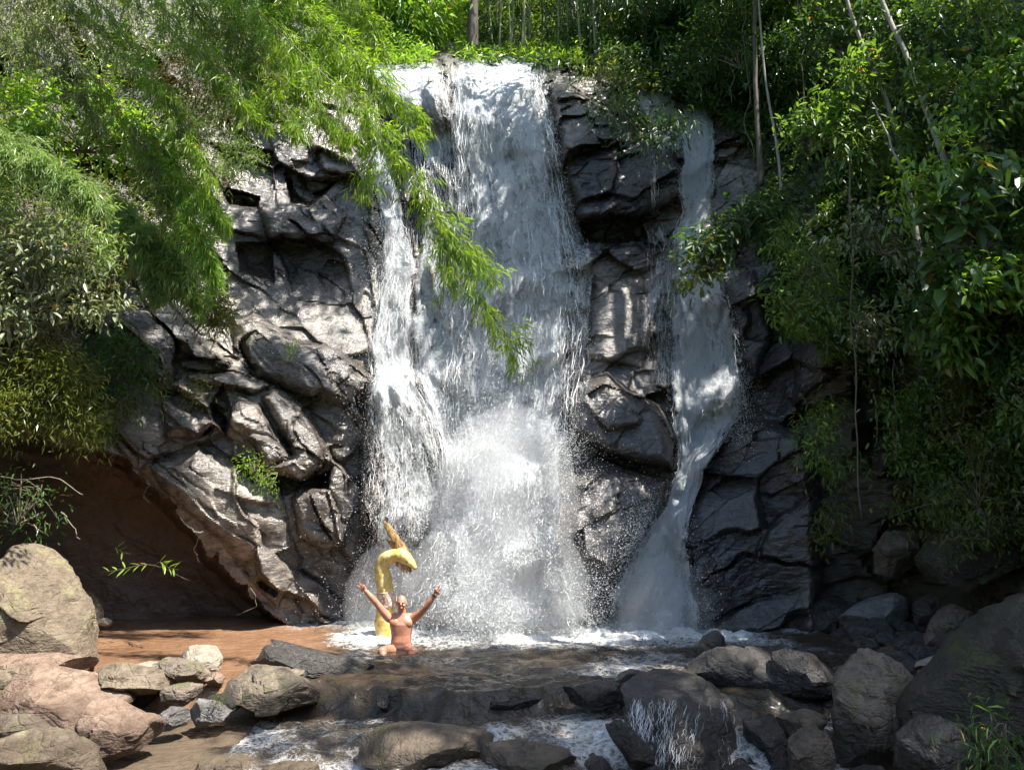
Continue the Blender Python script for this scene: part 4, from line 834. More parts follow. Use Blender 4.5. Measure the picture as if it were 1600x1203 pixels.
bamboo('pale green bamboo spray hanging over the grey rock slope on the left', [[(170,300,12.2),(215,345,12.1),(250,390,12),(275,450,12)],[(200,340,12.2),(250,385,12.1),(290,430,12),(310,480,12)],[(190,320,12),(225,380,12),(240,430,12),(245,465,12)]], 'pale', 6, 230, .42, .15, 8)
bamboo('yellow green bamboo spray jutting out below the upper left branches', [[(230,240,11.2),(290,290,11.1),(335,330,11),(365,352,11)],[(250,280,11.2),(300,350,11.1),(325,400,11.1),(338,440,11.1)]], 'lime', 7, 170, .36, .13, 7)

# ---- bushes
def bush(name, label, cat, spec, kind, seed, L, Wr, shape='lance', ncl=60, per=34, clr=.2, down=.35, spread=.8, root=None, group=None, droop=.3, level=.7, stems=9):
    """spec: list of (px, py, Y, rx, ry, rz) lobes"""
    rng = np.random.default_rng(seed); cs, ax = [], []
    for px, py, Y, rx, ry, rz in spec:
        n = max(int(ncl*rx*rz/.6), 10); d = unit(rng.normal(size=(n, 3))); d[:, 1] = np.where(d[:, 1] > .3, -d[:, 1], d[:, 1])
        r = rng.uniform(.35, 1.08, n)**.6; c = at(px, py, Y) + d*r[:, None]*np.array([rx, ry, rz]); c += rng.normal(0, min(.07, rx*.3), c.shape); cs.append(c); ax.append(d*.8+np.array([0, -.2, .1]))
    C = np.vstack(cs); A = np.vstack(ax); t = thing(name, label, cat, root if root is not None else C.mean(0)-np.array([0, 0, spec[0][5]]), group)
    P, D, Ln, hu = tufts(C, A, per, L, spread, down, rng, clr*.55)
    leaves('foliage', kind, t, P, D, Ln, Ln*Wr, rng, shape, droop, level, hu)
    st = Acc(); b = np.array(t.location)
    for j in rng.choice(len(C), min(stems*len(spec), len(C)), False):
        mid = (b+C[j])/2 + rng.normal(0, .12, 3) + np.array([0, .1, .12]); V, Q, T = tube(resample(np.stack([b, mid, C[j]]), 8), np.linspace(.014, .004, 8), 4, False); st.add(V, Q)
    if st.V: obj('stems', st.mesh('stems'), BK_TWIG, t, 'stuff')
    return t
def B(px, py, Y, rx, ry, rz): return (px, py, Y, rx, ry, rz)
bush('shrub', 'silvery small leaved shrub glinting at the left edge', 'shrub', [B(60,400,9.7,.8,.45,.46),B(130,470,9.8,.42,.35,.3),B(10,480,9.6,.5,.35,.35)], 'shiny', 11, .11, .38, 'oval', 60, 26)
bush('shrub', 'olive bush hanging over the brown undercut bank at left', 'shrub', [B(60,600,11.6,1.0,.5,.55),B(120,660,11.7,.45,.4,.32),B(0,650,11.3,.7,.4,.35)], 'olive', 12, .12, .2, 'lance', 95, 34)
bush('shrub', 'dark green strap leaved bush on top of the undercut bank', 'shrub', [B(190,560,12.6,.55,.4,.5),B(160,630,12.5,.5,.4,.42),B(205,610,12.7,.4,.3,.4)], 'deep', 13, .16, .16, 'lance', 80, 30)
bush('shrub', 'small bright yellow green bush above the grey slope', 'shrub', [B(310,380,12.8,.35,.3,.4),B(330,440,12.8,.25,.25,.3)], 'lime', 14, .10, .3, 'oval', 90, 24)
bush('shrub', 'broad leaved bush in the dappled light at upper left', 'shrub', [B(130,190,12.4,1.1,.5,.55),B(40,180,12,.8,.5,.5),B(240,230,12.8,.7,.4,.5)], 'lime', 15, .15, .5, 'oval', 45, 16)
bush('shrub', 'brown twiggy bush with dry leaves at upper left', 'shrub', [B(310,120,13.4,.9,.5,.55),B(270,260,13,.55,.4,.4)], 'brown', 16, .13, .22, 'lance', 60, 24)
bush('shrub', 'white glinting bush on the cliff behind the bamboo', 'shrub', [B(410,120,14.5,.55,.4,.45),B(330,190,14,.5,.4,.5)], 'shiny', 17, .12, .25, 'lance', 60, 26)
bush('shrub', 'green bush on the rock shoulder left of the small fall', 'shrub', [B(380,250,14.8,.5,.4,.4),B(335,290,14.4,.45,.4,.5)], 'pale', 18, .14, .14, 'lance', 80, 26)
bush('grass_tuft', 'dry grass tuft hanging from the ledge below the pale bamboo', 'grass', [B(330,480,12.9,.22,.2,.25),B(350,500,13.2,.15,.15,.2)], 'olive', 19, .26, .04, 'lance', 200, 22, down=.9)
bush('weed', 'yellow green weed in the crack of the big grey rock', 'plant', [B(405,735,13.1,.12,.12,.2),B(420,755,13.1,.10,.1,.14),B(385,725,13.1,.14,.1,.1)], 'lime', 20, .07, .3, 'oval', 420, 12, stems=3)
bush('weed', 'small green weed growing in the slab gap', 'plant', [B(312,602,13.4,.14,.12,.12),B(300,620,13.4,.1,.1,.08)], 'olive', 21, .07, .3, 'oval', 350, 12, stems=3)
bush('moss_tuft', 'bright moss tuft beside the smooth rock slide', 'moss', [B(460,546,14.35,.16,.12,.1)], 'lime', 22, .05, .3, 'oval', 500, 16, clr=.08, stems=0)
bush('weed', 'yellow moss plant at the foot of the olive brown boulder', 'plant', [B(342,1092,8.72,.06,.05,.03)], 'moss', 23, .035, .25, 'lance', 900, 12, clr=.04, stems=0)
bush('shrub', 'dim dark leaved shrub in the hollow at left', 'shrub', [B(55,800,11.4,.5,.3,.3),B(20,770,11.2,.4,.3,.3)], 'deep', 24, .1, .25, 'lance', 55, 16)
bush('shrub', 'sunlit grey green shrub over the left bank behind the silvery one', 'shrub', [B(20,320,10,.75,.45,.5),B(130,360,10.2,.45,.4,.34),B(175,410,10.4,.3,.3,.3)], 'pale', 25, .12, .18, 'lance', 60, 26)
bush('shrub', 'reddish brown leafy bush on the left bank under the silvery shrub', 'shrub', [B(40,520,11.6,.8,.4,.35),B(110,540,12,.4,.3,.25)], 'brown', 26, .1, .35, 'oval', 60, 20)
bush('shrub', 'leafy bush at the left edge beneath the pale bamboo', 'shrub', [B(-40,330,10.8,.7,.5,.7),B(-80,560,10.6,.8,.5,.8)], 'olive', 27, .12, .25, 'lance', 70, 26)

# ---- sprigs reaching into the light in front of the brown undercut
def sprig(label, px, py, Y, n, seed, flip=1):
    rng = np.random.default_rng(seed); c = at(px, py, Y); t = thing('leaf_sprig', label, 'plant', c)
    st = Acc()
    tip = c + np.array([.22*flip, -.12, -.03]); line = resample(np.stack([c + np.array([-.75*flip, .9, -.25]), c+np.array([-.25*flip, .3, .06]), c, tip]), 14)
    V, Q, T = tube(line, np.linspace(.007, .002, 14), 4); st.add(V, Q, T); obj('stem', st.mesh('stem'), BK_TWIG, t)
    for k in range(n):
        s = 7 + k*6/n; p = line[min(int(s), 13)]; a = (1 if k % 2 else -1)*rng.uniform(.4, 1.25)
        D = np.array([[math.cos(a)*flip, -.25+.6*math.sin(a), .75*math.sin(a)-.05]])
        leaves('leaf', 'lime', t, p[None], D, np.array([rng.uniform(.13, .2)]), .032, rng, 'oval', .15, .25, kind=None)
sprig('left sprig of narrow green leaves lit against the brown undercut', 186, 890, 12.2, 10, 31, -1)
sprig('right sprig of narrow green leaves lit against the brown undercut', 262, 886, 12.2, 12, 32, 1)
sprig('tiny dim sprig above the two lit sprigs', 190, 862, 12.6, 5, 33, 1)

# ---- right bank shrubs
RB = [
 ('broad leaved shrub with green fans beside the narrow right waterfall', 'deep', [(1150,350,14.2,.6,.4,.35),(1105,390,14.0,.4,.3,.3),(1200,330,14.0,.5,.4,.3)], .2, .3, 'oval'),
 ('light green spray hanging over the narrow right waterfall', 'olive', [(1085,430,13.9,.3,.25,.25),(1115,410,14,.3,.25,.2)], .15, .4, 'oval'),
 ('dim fern like bush above the narrow right waterfall', 'deep', [(960,180,15.2,.7,.4,.4),(1020,215,15,.6,.4,.4),(1060,190,15,.4,.3,.3)], .16, .2, 'lance'),
 ('leafy bush in half light just right of the waterfall lip', 'olive', [(930,115,16.5,.5,.4,.18),(990,135,16.3,.5,.4,.25)], .16, .3, 'lance'),
 ('tall leaning bush with pale tipped leaves at the middle of the right bank', 'broad', [(1340,140,12.4,.55,.4,.6),(1310,210,12.3,.5,.4,.5),(1370,230,12.2,.5,.4,.4)], .17, .3, 'oval'),
 ('hanging bush with long drooping leaves above the vine', 'broad', [(1290,190,12.6,.35,.3,.35),(1250,210,12.8,.35,.3,.2)], .2, .26, 'oval'),
 ('bright leaved shrub at the upper right edge', 'broad', [(1560,150,10.4,.55,.4,.4),(1500,170,10.6,.4,.3,.2),(1590,90,10.4,.4,.3,.4)], .15, .42, 'oval'),
 ('round leaved sapling lit from above at the right', 'broad', [(1540,140,11,.5,.3,.25),(1450,120,11.4,.5,.3,.2)], .14, .5, 'oval'),
 ('large leaved plant with blue green leaves at the right edge', 'deep', [(1530,290,9.9,.55,.35,.4),(1480,340,10,.4,.3,.4),(1580,360,9.7,.45,.3,.5),(1500,420,9.9,.4,.3,.3)], .3, .48, 'oval'),
 ('yellow green shrub in front of the large leaved plant', 'lime', [(1470,240,10.4,.3,.25,.2),(1430,300,10.6,.35,.3,.35)], .14, .4, 'oval'),
 ('glossy small leaved shrub speckled with light at right', 'shiny', [(1380,350,11.6,.5,.3,.3),(1330,370,11.7,.4,.3,.25),(1420,400,11.4,.4,.3,.3)], .12, .4, 'oval'),
 ('feathery fern bush in the middle of the right bank', 'broad', [(1250,380,12.9,.5,.3,.35),(1290,430,12.6,.5,.3,.4)], .16, .16, 'lance'),
 ('leafy shrub hanging below the ferns over the dark hollow', 'broad', [(1240,500,12.8,.4,.3,.3),(1300,490,12.6,.5,.3,.3),(1220,460,13,.3,.3,.25)], .13, .42, 'oval'),
 ('glinting bush hanging above the dark hollow', 'shiny', [(1340,500,12.2,.4,.3,.35),(1390,520,12,.4,.3,.25)], .12, .36, 'oval'),
 ('flat bright green branch reaching in from the right edge', 'lime', [(1570,440,9.6,.4,.3,.06),(1520,445,9.7,.35,.25,.05)], .15, .4, 'oval'),
 ('dense dark bush under the flat bright branch', 'deep', [(1500,520,10.6,.6,.3,.4),(1580,540,10.2,.5,.3,.5),(1450,480,10.9,.4,.3,.4)], .16, .4, 'oval'),
 ('pale leaved plant hanging in the shade at right', 'broad', [(1500,500,10.3,.25,.2,.3),(1485,540,10.3,.15,.15,.15)], .2, .4, 'oval'),
 ('bright fern clump hanging beside the dark right rock', 'broad', [(1275,690,13,.35,.25,.45),(1310,715,12.8,.3,.2,.3),(1285,640,13.1,.2,.2,.3)], .15, .18, 'lance'),
 ('mossy creeper bank above the lower right boulders', 'moss', [(1500,750,10.7,.7,.3,.35),(1560,700,10.3,.6,.3,.45),(1440,800,11.3,.5,.3,.2),(1560,800,10.2,.6,.3,.25)], .09, .4, 'oval'),
 ('yellow green moss cap on the long overhanging boulder', 'moss', [(1530,835,10.2,.4,.3,.08),(1590,820,10.1,.5,.3,.1),(1500,845,10.3,.2,.2,.06)], .07, .4, 'oval'),
 ('creeping plant trailing down the dark hollow', 'broad', [(1400,650,12.1,.15,.15,.5),(1410,700,12,.12,.12,.3)], .09, .45, 'oval'),
 ('thin creeper trailing down right of the first one', 'moss', [(1490,620,11,.15,.15,.5),(1480,680,11,.12,.12,.4)], .09, .45, 'oval'),
 ('small fern at the foot of the right bank', 'olive', [(1290,830,13.2,.2,.2,.2),(1300,800,13.2,.15,.15,.2)], .12, .2, 'lance'),
 ('dim plant with long leaves in the bottom right corner', 'deep', [(1575,1180,6.6,.25,.2,.14),(1545,1150,6.7,.15,.15,.1)], .12, .14, 'lance'),
 ('dark canopy bush at the upper middle right', 'deep', [(1130,60,16,.9,.5,.6),(1220,90,15.4,.8,.5,.6),(1060,100,16,.6,.4,.3)], .16, .3, 'oval'),
 ('dark bush with hanging stems at the top right', 'deep', [(1480,60,12,.8,.5,.6),(1390,50,12.6,.6,.4,.5),(1300,60,13.5,.8,.5,.6)], .15, .36, 'oval'),
 ('shady bush above the round leaved sapling', 'broad', [(1560,20,10.6,.6,.4,.4),(1480,10,11,.5,.4,.3)], .14, .42, 'oval'),
]
for k, (lab, kd, lobes, L, wr, shp_) in enumerate(RB):
    big_l = L >= .28
    small = max(l[3] for l in lobes) < .3
    bush('shrub' if not any(w in lab for w in ('fern', 'creep', 'moss', 'plant', 'sapling')) else ('fern' if 'fern' in lab else 'creeper' if 'creep' in lab else 'moss' if 'moss' in lab else 'sapling' if 'sapling' in lab else 'leafy_plant'),
         lab, 'plant' if 'plant' in lab or 'moss' in lab else 'shrub', lobes, kd, 200+k, L, wr, shp_, ncl=26 if big_l else (160 if small else 62), per=9 if big_l else 20, clr=.24, down=.45, level=.55, stems=6)

# ---- loose undergrowth over the banks (uncountable)
def scatter(name, poly, n, mat, L, wr, shape, seed, offr=(.0, .35), K=8, down=.5, out=.8):
    rng = np.random.default_rng(seed); a = np.asarray(poly, float); px = rng.uniform(a[:, 0].min(), a[:, 0].max(), n*3); py = rng.uniform(a[:, 1].min(), a[:, 1].max(), n*3)
    clump = fbm(np.stack([px/55, py/55, 0*px+seed], -1), 3, seed); ok = (poly_sd(px, py, a) > 0) & (clump > -.12); px, py = px[ok][:n], py[ok][:n]
    C = at(px, py, cliffY(px, py) - rng.uniform(*offr, len(px))); A = np.array([0, -out, .2]) + rng.normal(0, .5, C.shape)
    P, D, Ln, hu = tufts(C, A, K, L, .8, down, rng, .07)
    return P, D, Ln, wr, shape, hu, mat, rng
def undergrowth(name, items):
    for P, D, Ln, wr, shape, hu, mat, rng in items: leaves(name, mat, None, P, D, Ln, Ln*wr, rng, shape, .3, .7, hu)
RIGHT_POLY = [(1190,40),(1250,-60),(1750,-60),(1750,850),(1480,840),(1400,720),(1330,560),(1240,520),(1200,440),(1170,330),(1200,240),(1215,120)]
undergrowth('undergrowth', [
 scatter('a', RIGHT_POLY, 3800, 'deep', .15, .34, 'oval', 51, (0, .5)), scatter('b', RIGHT_POLY, 2200, 'broad', .13, .36, 'oval', 52, (.1, .7)), scatter('c', RIGHT_POLY, 1500, 'shiny', .12, .25, 'lance', 53, (.1, .7)),
 scatter('d', [(1400,620),(1750,560),(1750,860),(1470,850),(1390,800)], 1600, 'moss', .09, .4, 'oval', 54, (0, .2)),
 scatter('e', [(1200,330),(1330,300),(1330,560),(1240,560),(1190,450)], 900, 'broad', .13, .3, 'lance', 55, (0, .5)),
 scatter('f', [(-350,-60),(420,-60),(420,180),(330,300),(240,420),(150,520),(210,640),(140,690),(-350,680)], 3600, 'olive', .13, .22, 'lance', 56, (0, .5)),
 scatter('g', [(-350,-60),(440,-60),(400,200),(330,320),(200,330),(150,500),(-350,560)], 2400, 'pale', .13, .16, 'lance', 57, (.1, .8)),
 scatter('h', [(-350,300),(150,330),(200,420),(130,560),(-350,600)], 1500, 'brown', .11, .3, 'oval', 58, (0, .3)),
 scatter('j', [(380,-80),(730,-80),(735,90),(560,98),(430,120)], 2600, 'lime', .26, .2, 'lance', 60, (0, 1.6)), scatter('k', [(725,-80),(1250,-80),(1200,110),(900,100),(735,92)], 3000, 'deep', .26, .22, 'lance', 61, (0, 1.6)), scatter('l', [(725,-80),(1000,-80),(950,90),(740,90)], 700, 'bamboo', .26, .15, 'lance', 62, (.5, 2)),
 scatter('i', [(860,60),(1250,-60),(1250,200),(1200,260),(1130,180),(1010,130),(890,110)], 2200, 'deep', .2, .28, 'lance', 59, (0, .8)),
])
# ---- wood behind the lip
def far_tree(name, label, base, height, crown, mat, seed, tr=.12, lean=(0, 0), L=.3, wr=.2, n=70, per=40, shape='lance', group='wood behind the waterfall lip', barkm=None):
    rng = np.random.default_rng(seed); base = np.asarray(base, float); top = base + np.array([lean[0], lean[1], height])
    t = thing(name, label, 'bamboo' if 'bamboo' in name else 'tree', base, group)
    line = resample(np.stack([base, base+(top-base)*.35+rng.normal(0, .12, 3), base+(top-base)*.7+rng.normal(0, .12, 3), top]), 24); a = Acc(); V, Q, T = tube(line, np.linspace(tr, tr*.35, 24), 8); a.add(V, Q, T)
    for _ in range(6):
        s = rng.integers(9, 23); e = line[s]+rng.normal(0, 1, 3)*np.array([1, .6, .35])*crown[0]*.7+np.array([0, 0, .5]); V, Q, T = tube(resample(np.stack([line[s], (line[s]+e)/2+np.array([0, 0, .25]), e]), 8), np.linspace(tr*.4, .012, 8), 5); a.add(V, Q, T)
    obj('trunk', a.mesh('trunk'), barkm or BK_DARK, t)
    d = unit(rng.normal(size=(n, 3))); C = base + np.array([lean[0]*.6, lean[1]*.6, crown[3]]) + d*(rng.uniform(.2, 1, (n, 1))**.5)*np.array(crown[:3])
    P, D, Ln, hu = tufts(C, d*.7+np.array([0, 0, -.1]), per, L, .8, .4, rng, .22)
    leaves('crown', mat, t, P, D, Ln, Ln*wr, rng, shape, .3, .7, hu)
def ground(px, py): return at(px, py, float(cliffY(px, py)))
FT = [('tree', 'tree with a straight dark trunk standing behind the waterfall lip', (738,92), 9, (1.6,1.2,2.6,6.5), 'lime', .17),
 ('tree', 'bright yellow green tree left of the straight dark trunk', (640,88), 7, (1.7,1.2,2.2,2.6), 'lime', .07),
 ('tree', 'low sunlit tree at the left end of the lip', (590,92), 5, (1.4,1.,1.4,1.4), 'lime', .06),
 ('tree', 'sunlit tree filling the gap above the left end of the lip', (530,60), 8, (2.,1.3,2.6,3.2), 'bamboo', .09),
 ('tree', 'dark tree in the shade behind the sunlit ones', (560,40), 9, (2.,1.2,2.,4.), 'deep', .11),
 ('tree', 'yellow green tree farthest up the stream', (690,50), 9, (2.2,1.3,3.,3.4), 'lime', .1),
 ('tree', 'dim tree on the slope right of the bamboo stand', (1010,90), 8, (1.7,1.2,2.8,3.2), 'deep', .12),
 ('tree', 'dark leaning tree above the narrow right waterfall', (1120,120), 8, (1.5,1.2,2.6,3.), 'deep', .13),
 ('tree', 'tall shaded tree on the right slope behind the pale stem', (1230,110), 8, (1.5,1.2,2.6,3.2), 'deep', .14),
 ('tree', 'bushy green tree behind the bamboo stand', (900,60), 10, (2.6,1.3,3.4,4.), 'broad', .12),
 ('tree', 'tree with half lit crown up the slope at top right', (1330,60), 7, (1.5,1.,2.4,2.8), 'broad', .12)]
for k, (nm, lab, b, hgt, cr, mt, tr) in enumerate(FT): far_tree(nm, lab, ground(*b), hgt, cr, mt, 300+k, tr, (rng.normal(0, .3), 0), .26, .24, 90, 34)
for k, (px, n, mt, lab) in enumerate(((835, 9, 'bamboo', 'stand of slender bamboo right above the main fall'), (905, 10, 'deep', 'shaded bamboo stand right of the main fall'), (975, 8, 'deep', 'dark bamboo stand farthest right along the lip'), (785, 5, 'bamboo', 'few bamboo stems just right of the straight dark trunk'))):
    rg = np.random.default_rng(400+k); b = ground(px, 92); t = thing('bamboo_stand', lab, 'bamboo', b, 'bamboo stands behind the lip'); Cs = []
    for j in range(n):
        o = b + np.array([rg.uniform(-.8, .8), rg.uniform(-.2, 2.2), -.2]); ln = resample(np.stack([o, o+np.array([rg.normal(0, .12), 0, 3]), o+np.array([rg.normal(0, .5), -.2, 6]), o+np.array([rg.normal(0, 1), -.6, 8])]), 26)
        a = Acc(); rr = np.full(26, .035)*np.linspace(1, .45, 26); rr[::3] *= 1.18; V, Q, T = tube(ln, rr, 7); a.add(V, Q, T); obj('culm', a.mesh('culm'), BK_CULM, t); Cs.append(ln[6:][rg.integers(0, 20, 16)]+rg.normal(0, .3, (16, 3)))
    C = np.vstack(Cs); P, D, Ln, hu = tufts(C, rg.normal(0, 1, C.shape)+np.array([0, -.3, -.3]), 16, .2, .6, .4, rg, .12); leaves('leaves', mt, t, P, D, Ln, Ln*.15, rg, 'lance', .3, .7, hu)

LIPB = [('lime', 'low sunlit bush at the left end of the waterfall lip', [(575,80,19,.9,.5,.35),(620,85,19,.7,.5,.3)]), ('lime', 'bright bush above the left end of the lip', [(600,40,21,1.2,.5,.7),(550,50,20.5,1,.5,.7)]),
 ('bamboo', 'feathery bright bush behind the straight dark trunk', [(680,40,22,1.1,.5,.7),(660,75,20.5,.8,.5,.4)]), ('lime', 'bright foliage high above the lip', [(640,0,24,1.6,.6,1.),(700,-10,24.5,1.4,.6,1.)]),
 ('deep', 'dim foliage at the top of the lip right of the trunk', [(790,20,24,1.6,.6,1.1),(770,60,22,.8,.5,.5)]), ('deep', 'dark foliage behind the bamboo stand', [(880,20,24,1.9,.6,1.2),(850,70,21,1.,.5,.5),(930,70,20,1.1,.5,.6)]),
 ('deep', 'dark overhanging foliage at the right end of the lip', [(1010,60,19,1.2,.5,.8),(1080,30,18.5,1.3,.5,1.),(980,10,21,1.5,.6,1.)]), ('deep', 'dark foliage above the gully of the narrow fall', [(1180,20,17,1.3,.5,1.),(1130,110,16.8,.8,.5,.5)]),
 ('broad', 'green foliage half lit above the shaded trunks', [(1250,-20,16,1.4,.5,.9),(1350,-20,14.5,1.2,.5,.8)])]
for k, (mt, lab, lobes) in enumerate(LIPB): bush('bush', lab, 'bush', lobes, mt, 600+k, .2, .22, 'lance', ncl=48, per=26, clr=.3, stems=4)
# ---- leaning trunks, stems and vines on the right bank
def stem(name, label, pts, r0, r1, mat, cat, seed, sub=None, group=None, kink=.02):
    rng = np.random.default_rng(seed); line = resample(pxline(pts), 40); line = line + np.stack([fbm(np.stack([np.arange(40)/6., np.full(40, seed+.3*i), np.zeros(40)], -1), 2, seed+i) for i in range(3)], -1)*kink
    V, Q, T = tube(line, np.linspace(r0, r1, 40), 7); a = Acc(); a.add(V, Q, T)
    if not sub: return obj(name, a.mesh(name), mat, None, None, label, cat, group)
    t = thing(name, label, cat, line[0], group); obj('trunk', a.mesh('trunk'), mat, t)
    for _ in range(sub):
        s = rng.integers(12, 38); e = line[s]+np.array([rng.normal(0, .35), rng.normal(-.15, .2), rng.uniform(.1, .5)]); a2 = Acc(); V, Q, T = tube(resample(np.stack([line[s], (line[s]+e)/2+rng.normal(0, .05, 3), e]), 8), np.linspace(r1*.8, .004, 8), 5); a2.add(V, Q, T); obj('branch', a2.mesh('branch'), mat, t)
        P, D, Ln, hu = tufts(e[None]+rng.normal(0, .1, (5, 3)), rng.normal(0, 1, (5, 3)), 10, .13, .7, .4, rng, .06); leaves('leaves', 'broad', t, P, D, Ln, Ln*.38, rng, 'oval', .3, .6, hu)
    return t
stem('leaning_tree', 'left of two thin pale trunks leaning in at the upper right', [(1440,420,11.6),(1420,300,11.9),(1385,160,12.2),(1340,50,12.5),(1310,-40,12.7)], .045, .03, BK_PALE, 'tree', 501, 4)
stem('leaning_tree', 'right of two thin pale trunks leaning in at the upper right', [(1500,330,11),(1465,220,11.3),(1420,100,11.7),(1385,20,12),(1365,-40,12.2)], .055, .035, BK_PALE, 'tree', 502, 4)
stem('stem', 'thin pale upright stem in front of the dark gully', [(1222,300,13.8),(1212,220,14),(1200,150,14.2),(1190,60,14.4),(1182,-30,14.6)], .03, .016, BK_PALE, 'tree stem', 503)
stem('stem', 'slanting pale stem low behind the leaning bush', [(1410,265,11.4),(1395,235,11.5),(1380,195,11.6),(1362,160,11.7)], .022, .012, BK_PALE, 'tree stem', 504)
stem('stem', 'mossy upright stem left of the thin pale one', [(1188,290,14.4),(1184,200,14.6),(1180,100,14.8),(1178,-20,15)], .06, .04, BK_DARK, 'tree stem', 505)
stem('vine', 'long vine hanging straight down the dark hollow at right', [(1330,240,12.2),(1331,400,12.1),(1335,560,12),(1340,700,12),(1348,812,12)], .017, .012, BK_TWIG, 'vine', 506, kink=.05)
stem('vine', 'short vine hanging right of the long one', [(1395,560,11.9),(1402,640,11.9),(1398,720,11.9)], .009, .006, BK_TWIG, 'vine', 507, kink=.06)
stem('vine', 'wavy vine loop low in the dark hollow', [(1365,620,12),(1372,660,12),(1366,700,12)], .009, .006, BK_TWIG, 'vine', 508, kink=.09)
for k in (0, 2, 5, 8):
    rg_ = np.random.default_rng(700+k); ex_ = [175,205,232,258,286,312,335,362,395][k]; ey_ = [716,740,764,792,818,842,868,894,926][k]; l_ = rg_.uniform(18, 60)
    stem('root', {0: 'thin root hanging at the upper left end of the brown undercut edge', 2: 'thin root hanging from the undercut edge above the lit sprigs', 5: 'thin root hanging halfway along the sloping undercut edge', 8: 'thin root hanging near the low water end of the undercut edge'}[k], [(ex_, ey_-8, 13.25), (ex_-4+rg_.normal(0, 4), ey_+l_*.5, 13.3), (ex_-6+rg_.normal(0, 9), ey_+l_, 13.35)], .009, .003, BK_TWIG, 'root', 720+k, kink=.06, group='roots over the undercut')
stem('twig', 'bare twig reaching across the brown undercut at left', [(-30,742,11),(40,750,11),(90,748,11),(128,775,11)], .010, .004, BK_PALE, 'twig', 509, kink=.05)
stem('twig', 'short bare twig below the first one at left', [(95,800,11.2),(112,822,11.2),(124,842,11.2)], .008, .003, BK_PALE, 'twig', 510, kink=.04)
stem('root', 'pale root sticking out of the edge of the undercut', [(318,832,13.3),(300,828,13.2),(283,810,13.2)], .018, .008, BK_PALE, 'root', 511, kink=.03)
stem('twig', 'dark forked twig standing in the narrow right waterfall', [(1078,236,15.6),(1072,210,15.6),(1062,180,15.6)], .02, .008, BK_DARK, 'twig', 512, kink=.03)
for k, (px, p0, p1, Y) in enumerate(((1160, -30, 260, 15.4), (1250, -30, 200, 14.2), (1290, -40, 170, 13.6), (1130, -30, 160, 15.8), (1275, 320, 560, 12.8), (1440, -30, 120, 12.2))):
    stem('liana', ['dark liana hanging at the right side of the gully', 'liana nearest the pale upright stem', 'liana in front of the shaded tree at top right', 'thin liana above the narrow waterfall', 'liana among the ferns of the right bank', 'liana beside the right leaning trunk'][k], [(px, p0, Y), (px+6, (p0+p1)/2, Y), (px+14, p1, Y-.1)], .014, .009, BK_TWIG, 'vine', 520+k, kink=.12, group='lianas of the right bank')
# ------------------------------------------------------------------ slopes that close the gorge behind and beside the viewpoint
th = np.linspace(math.radians(-215), math.radians(35), 60); rr = np.array([11., 13, 16, 20, 26, 34, 46]); hh = np.array([-1., 1.5, 5, 9, 13, 16, 18])
HV = np.stack([np.cos(th)[:, None]*rr*1.0, 4+np.sin(th)[:, None]*rr, np.ones(60)[:, None]*hh], -1).reshape(-1, 3); HV[:, 2] += fbm(HV*.3, 3, 91)*2
N = NT('wooded_slope'); p = N.coord('Object'); N.P(Base_Color=N.mix(N.noise(p, .9, 5, .7), (.02, .035, .01), (.07, .10, .025)), Roughness=.9, Normal=N.bump(N.noise(p, 1.6, 6, .7), 1., .4))
obj('hills', np_mesh('hills', HV, grid_faces(60, 7), True), N.m, kind='structure')
# ------------------------------------------------------------------ unseen trees added above the picture, crowns laid out to cast the shade
def shade_spots(lst, seed):
    rng = np.random.default_rng(seed); out = []
    for cx, cy_, rx, ry, n, *dep in lst:
        px = cx + rx*rng.uniform(-1, 1, n); py = cy_ + ry*rng.uniform(-1, 1, n)
        for a, b in zip(px, py):
            P = at(a, b, dep[0]) if dep else at_z(a, b, 0.) if b > 975 else at(a, b, float(cliffY(a, b, YFRONT)))
            if b > 975 and (P[1] > 15 or P[1] < 0): continue
            z = rng.uniform(13.5, 18.)
            for _ in range(30):
                Q = P + SUN*((z-P[2])/SUN[2])
                if Q[1] < .5 or (z-CAM_Z)/Q[1] > .80: break
                z += .6
            out.append(Q)
    return np.array(out)
def shade_tree(label, spots, base, seed, mat='broad', L=.26, per=26):
    rng = np.random.default_rng(seed); base = np.asarray(base, float); c = spots.mean(0); t = thing('unseen_shade_tree', label, 'tree', base, 'unseen shade trees above the gorge')
    fork = base*.4 + c*.6; fork[2] = max(spots[:, 2].min()-1., CAM_Z+.98*fork[1]); up_ = base*.9+fork*.1; up_[2] = fork[2]*.75; a = Acc(); V, Q, T = tube(resample(np.stack([base, up_, fork]), 20), np.linspace(.26, .15, 20), 9); a.add(V, Q, T); obj('trunk', a.mesh('trunk'), BK_DARK, t)
    b = Acc()
    for j in range(0, len(spots), 3):
        e = spots[j]; V, Q, T = tube(resample(np.stack([fork, (fork+e)/2+np.array([0, 0, .3]), e]), 8), np.linspace(.07, .012, 8), 5, False); b.add(V, Q)
    obj('limbs', b.mesh('limbs'), BK_DARK, t, 'stuff')
    P, D, Ln, hu = tufts(spots, rng.normal(0, 1, spots.shape), per, L, .9, .3, rng, .26); leaves('crown', mat, t, P, D, Ln, Ln*.42, rng, 'oval', .25, .5, hu)
shade_tree('unseen tree placed to shade the main waterfall in the middle of the gorge', shade_spots([(790,420,110,130,40),(800,250,90,120,14)], 1), (8.5, 7, 4), 1)
shade_tree('unseen tree placed to shade the rocks by the narrow right waterfall', shade_spots([(965,290,85,150,62),(1110,450,60,160,6),(1190,820,90,150,42)], 2), (9.5, 8.5, 5), 2)
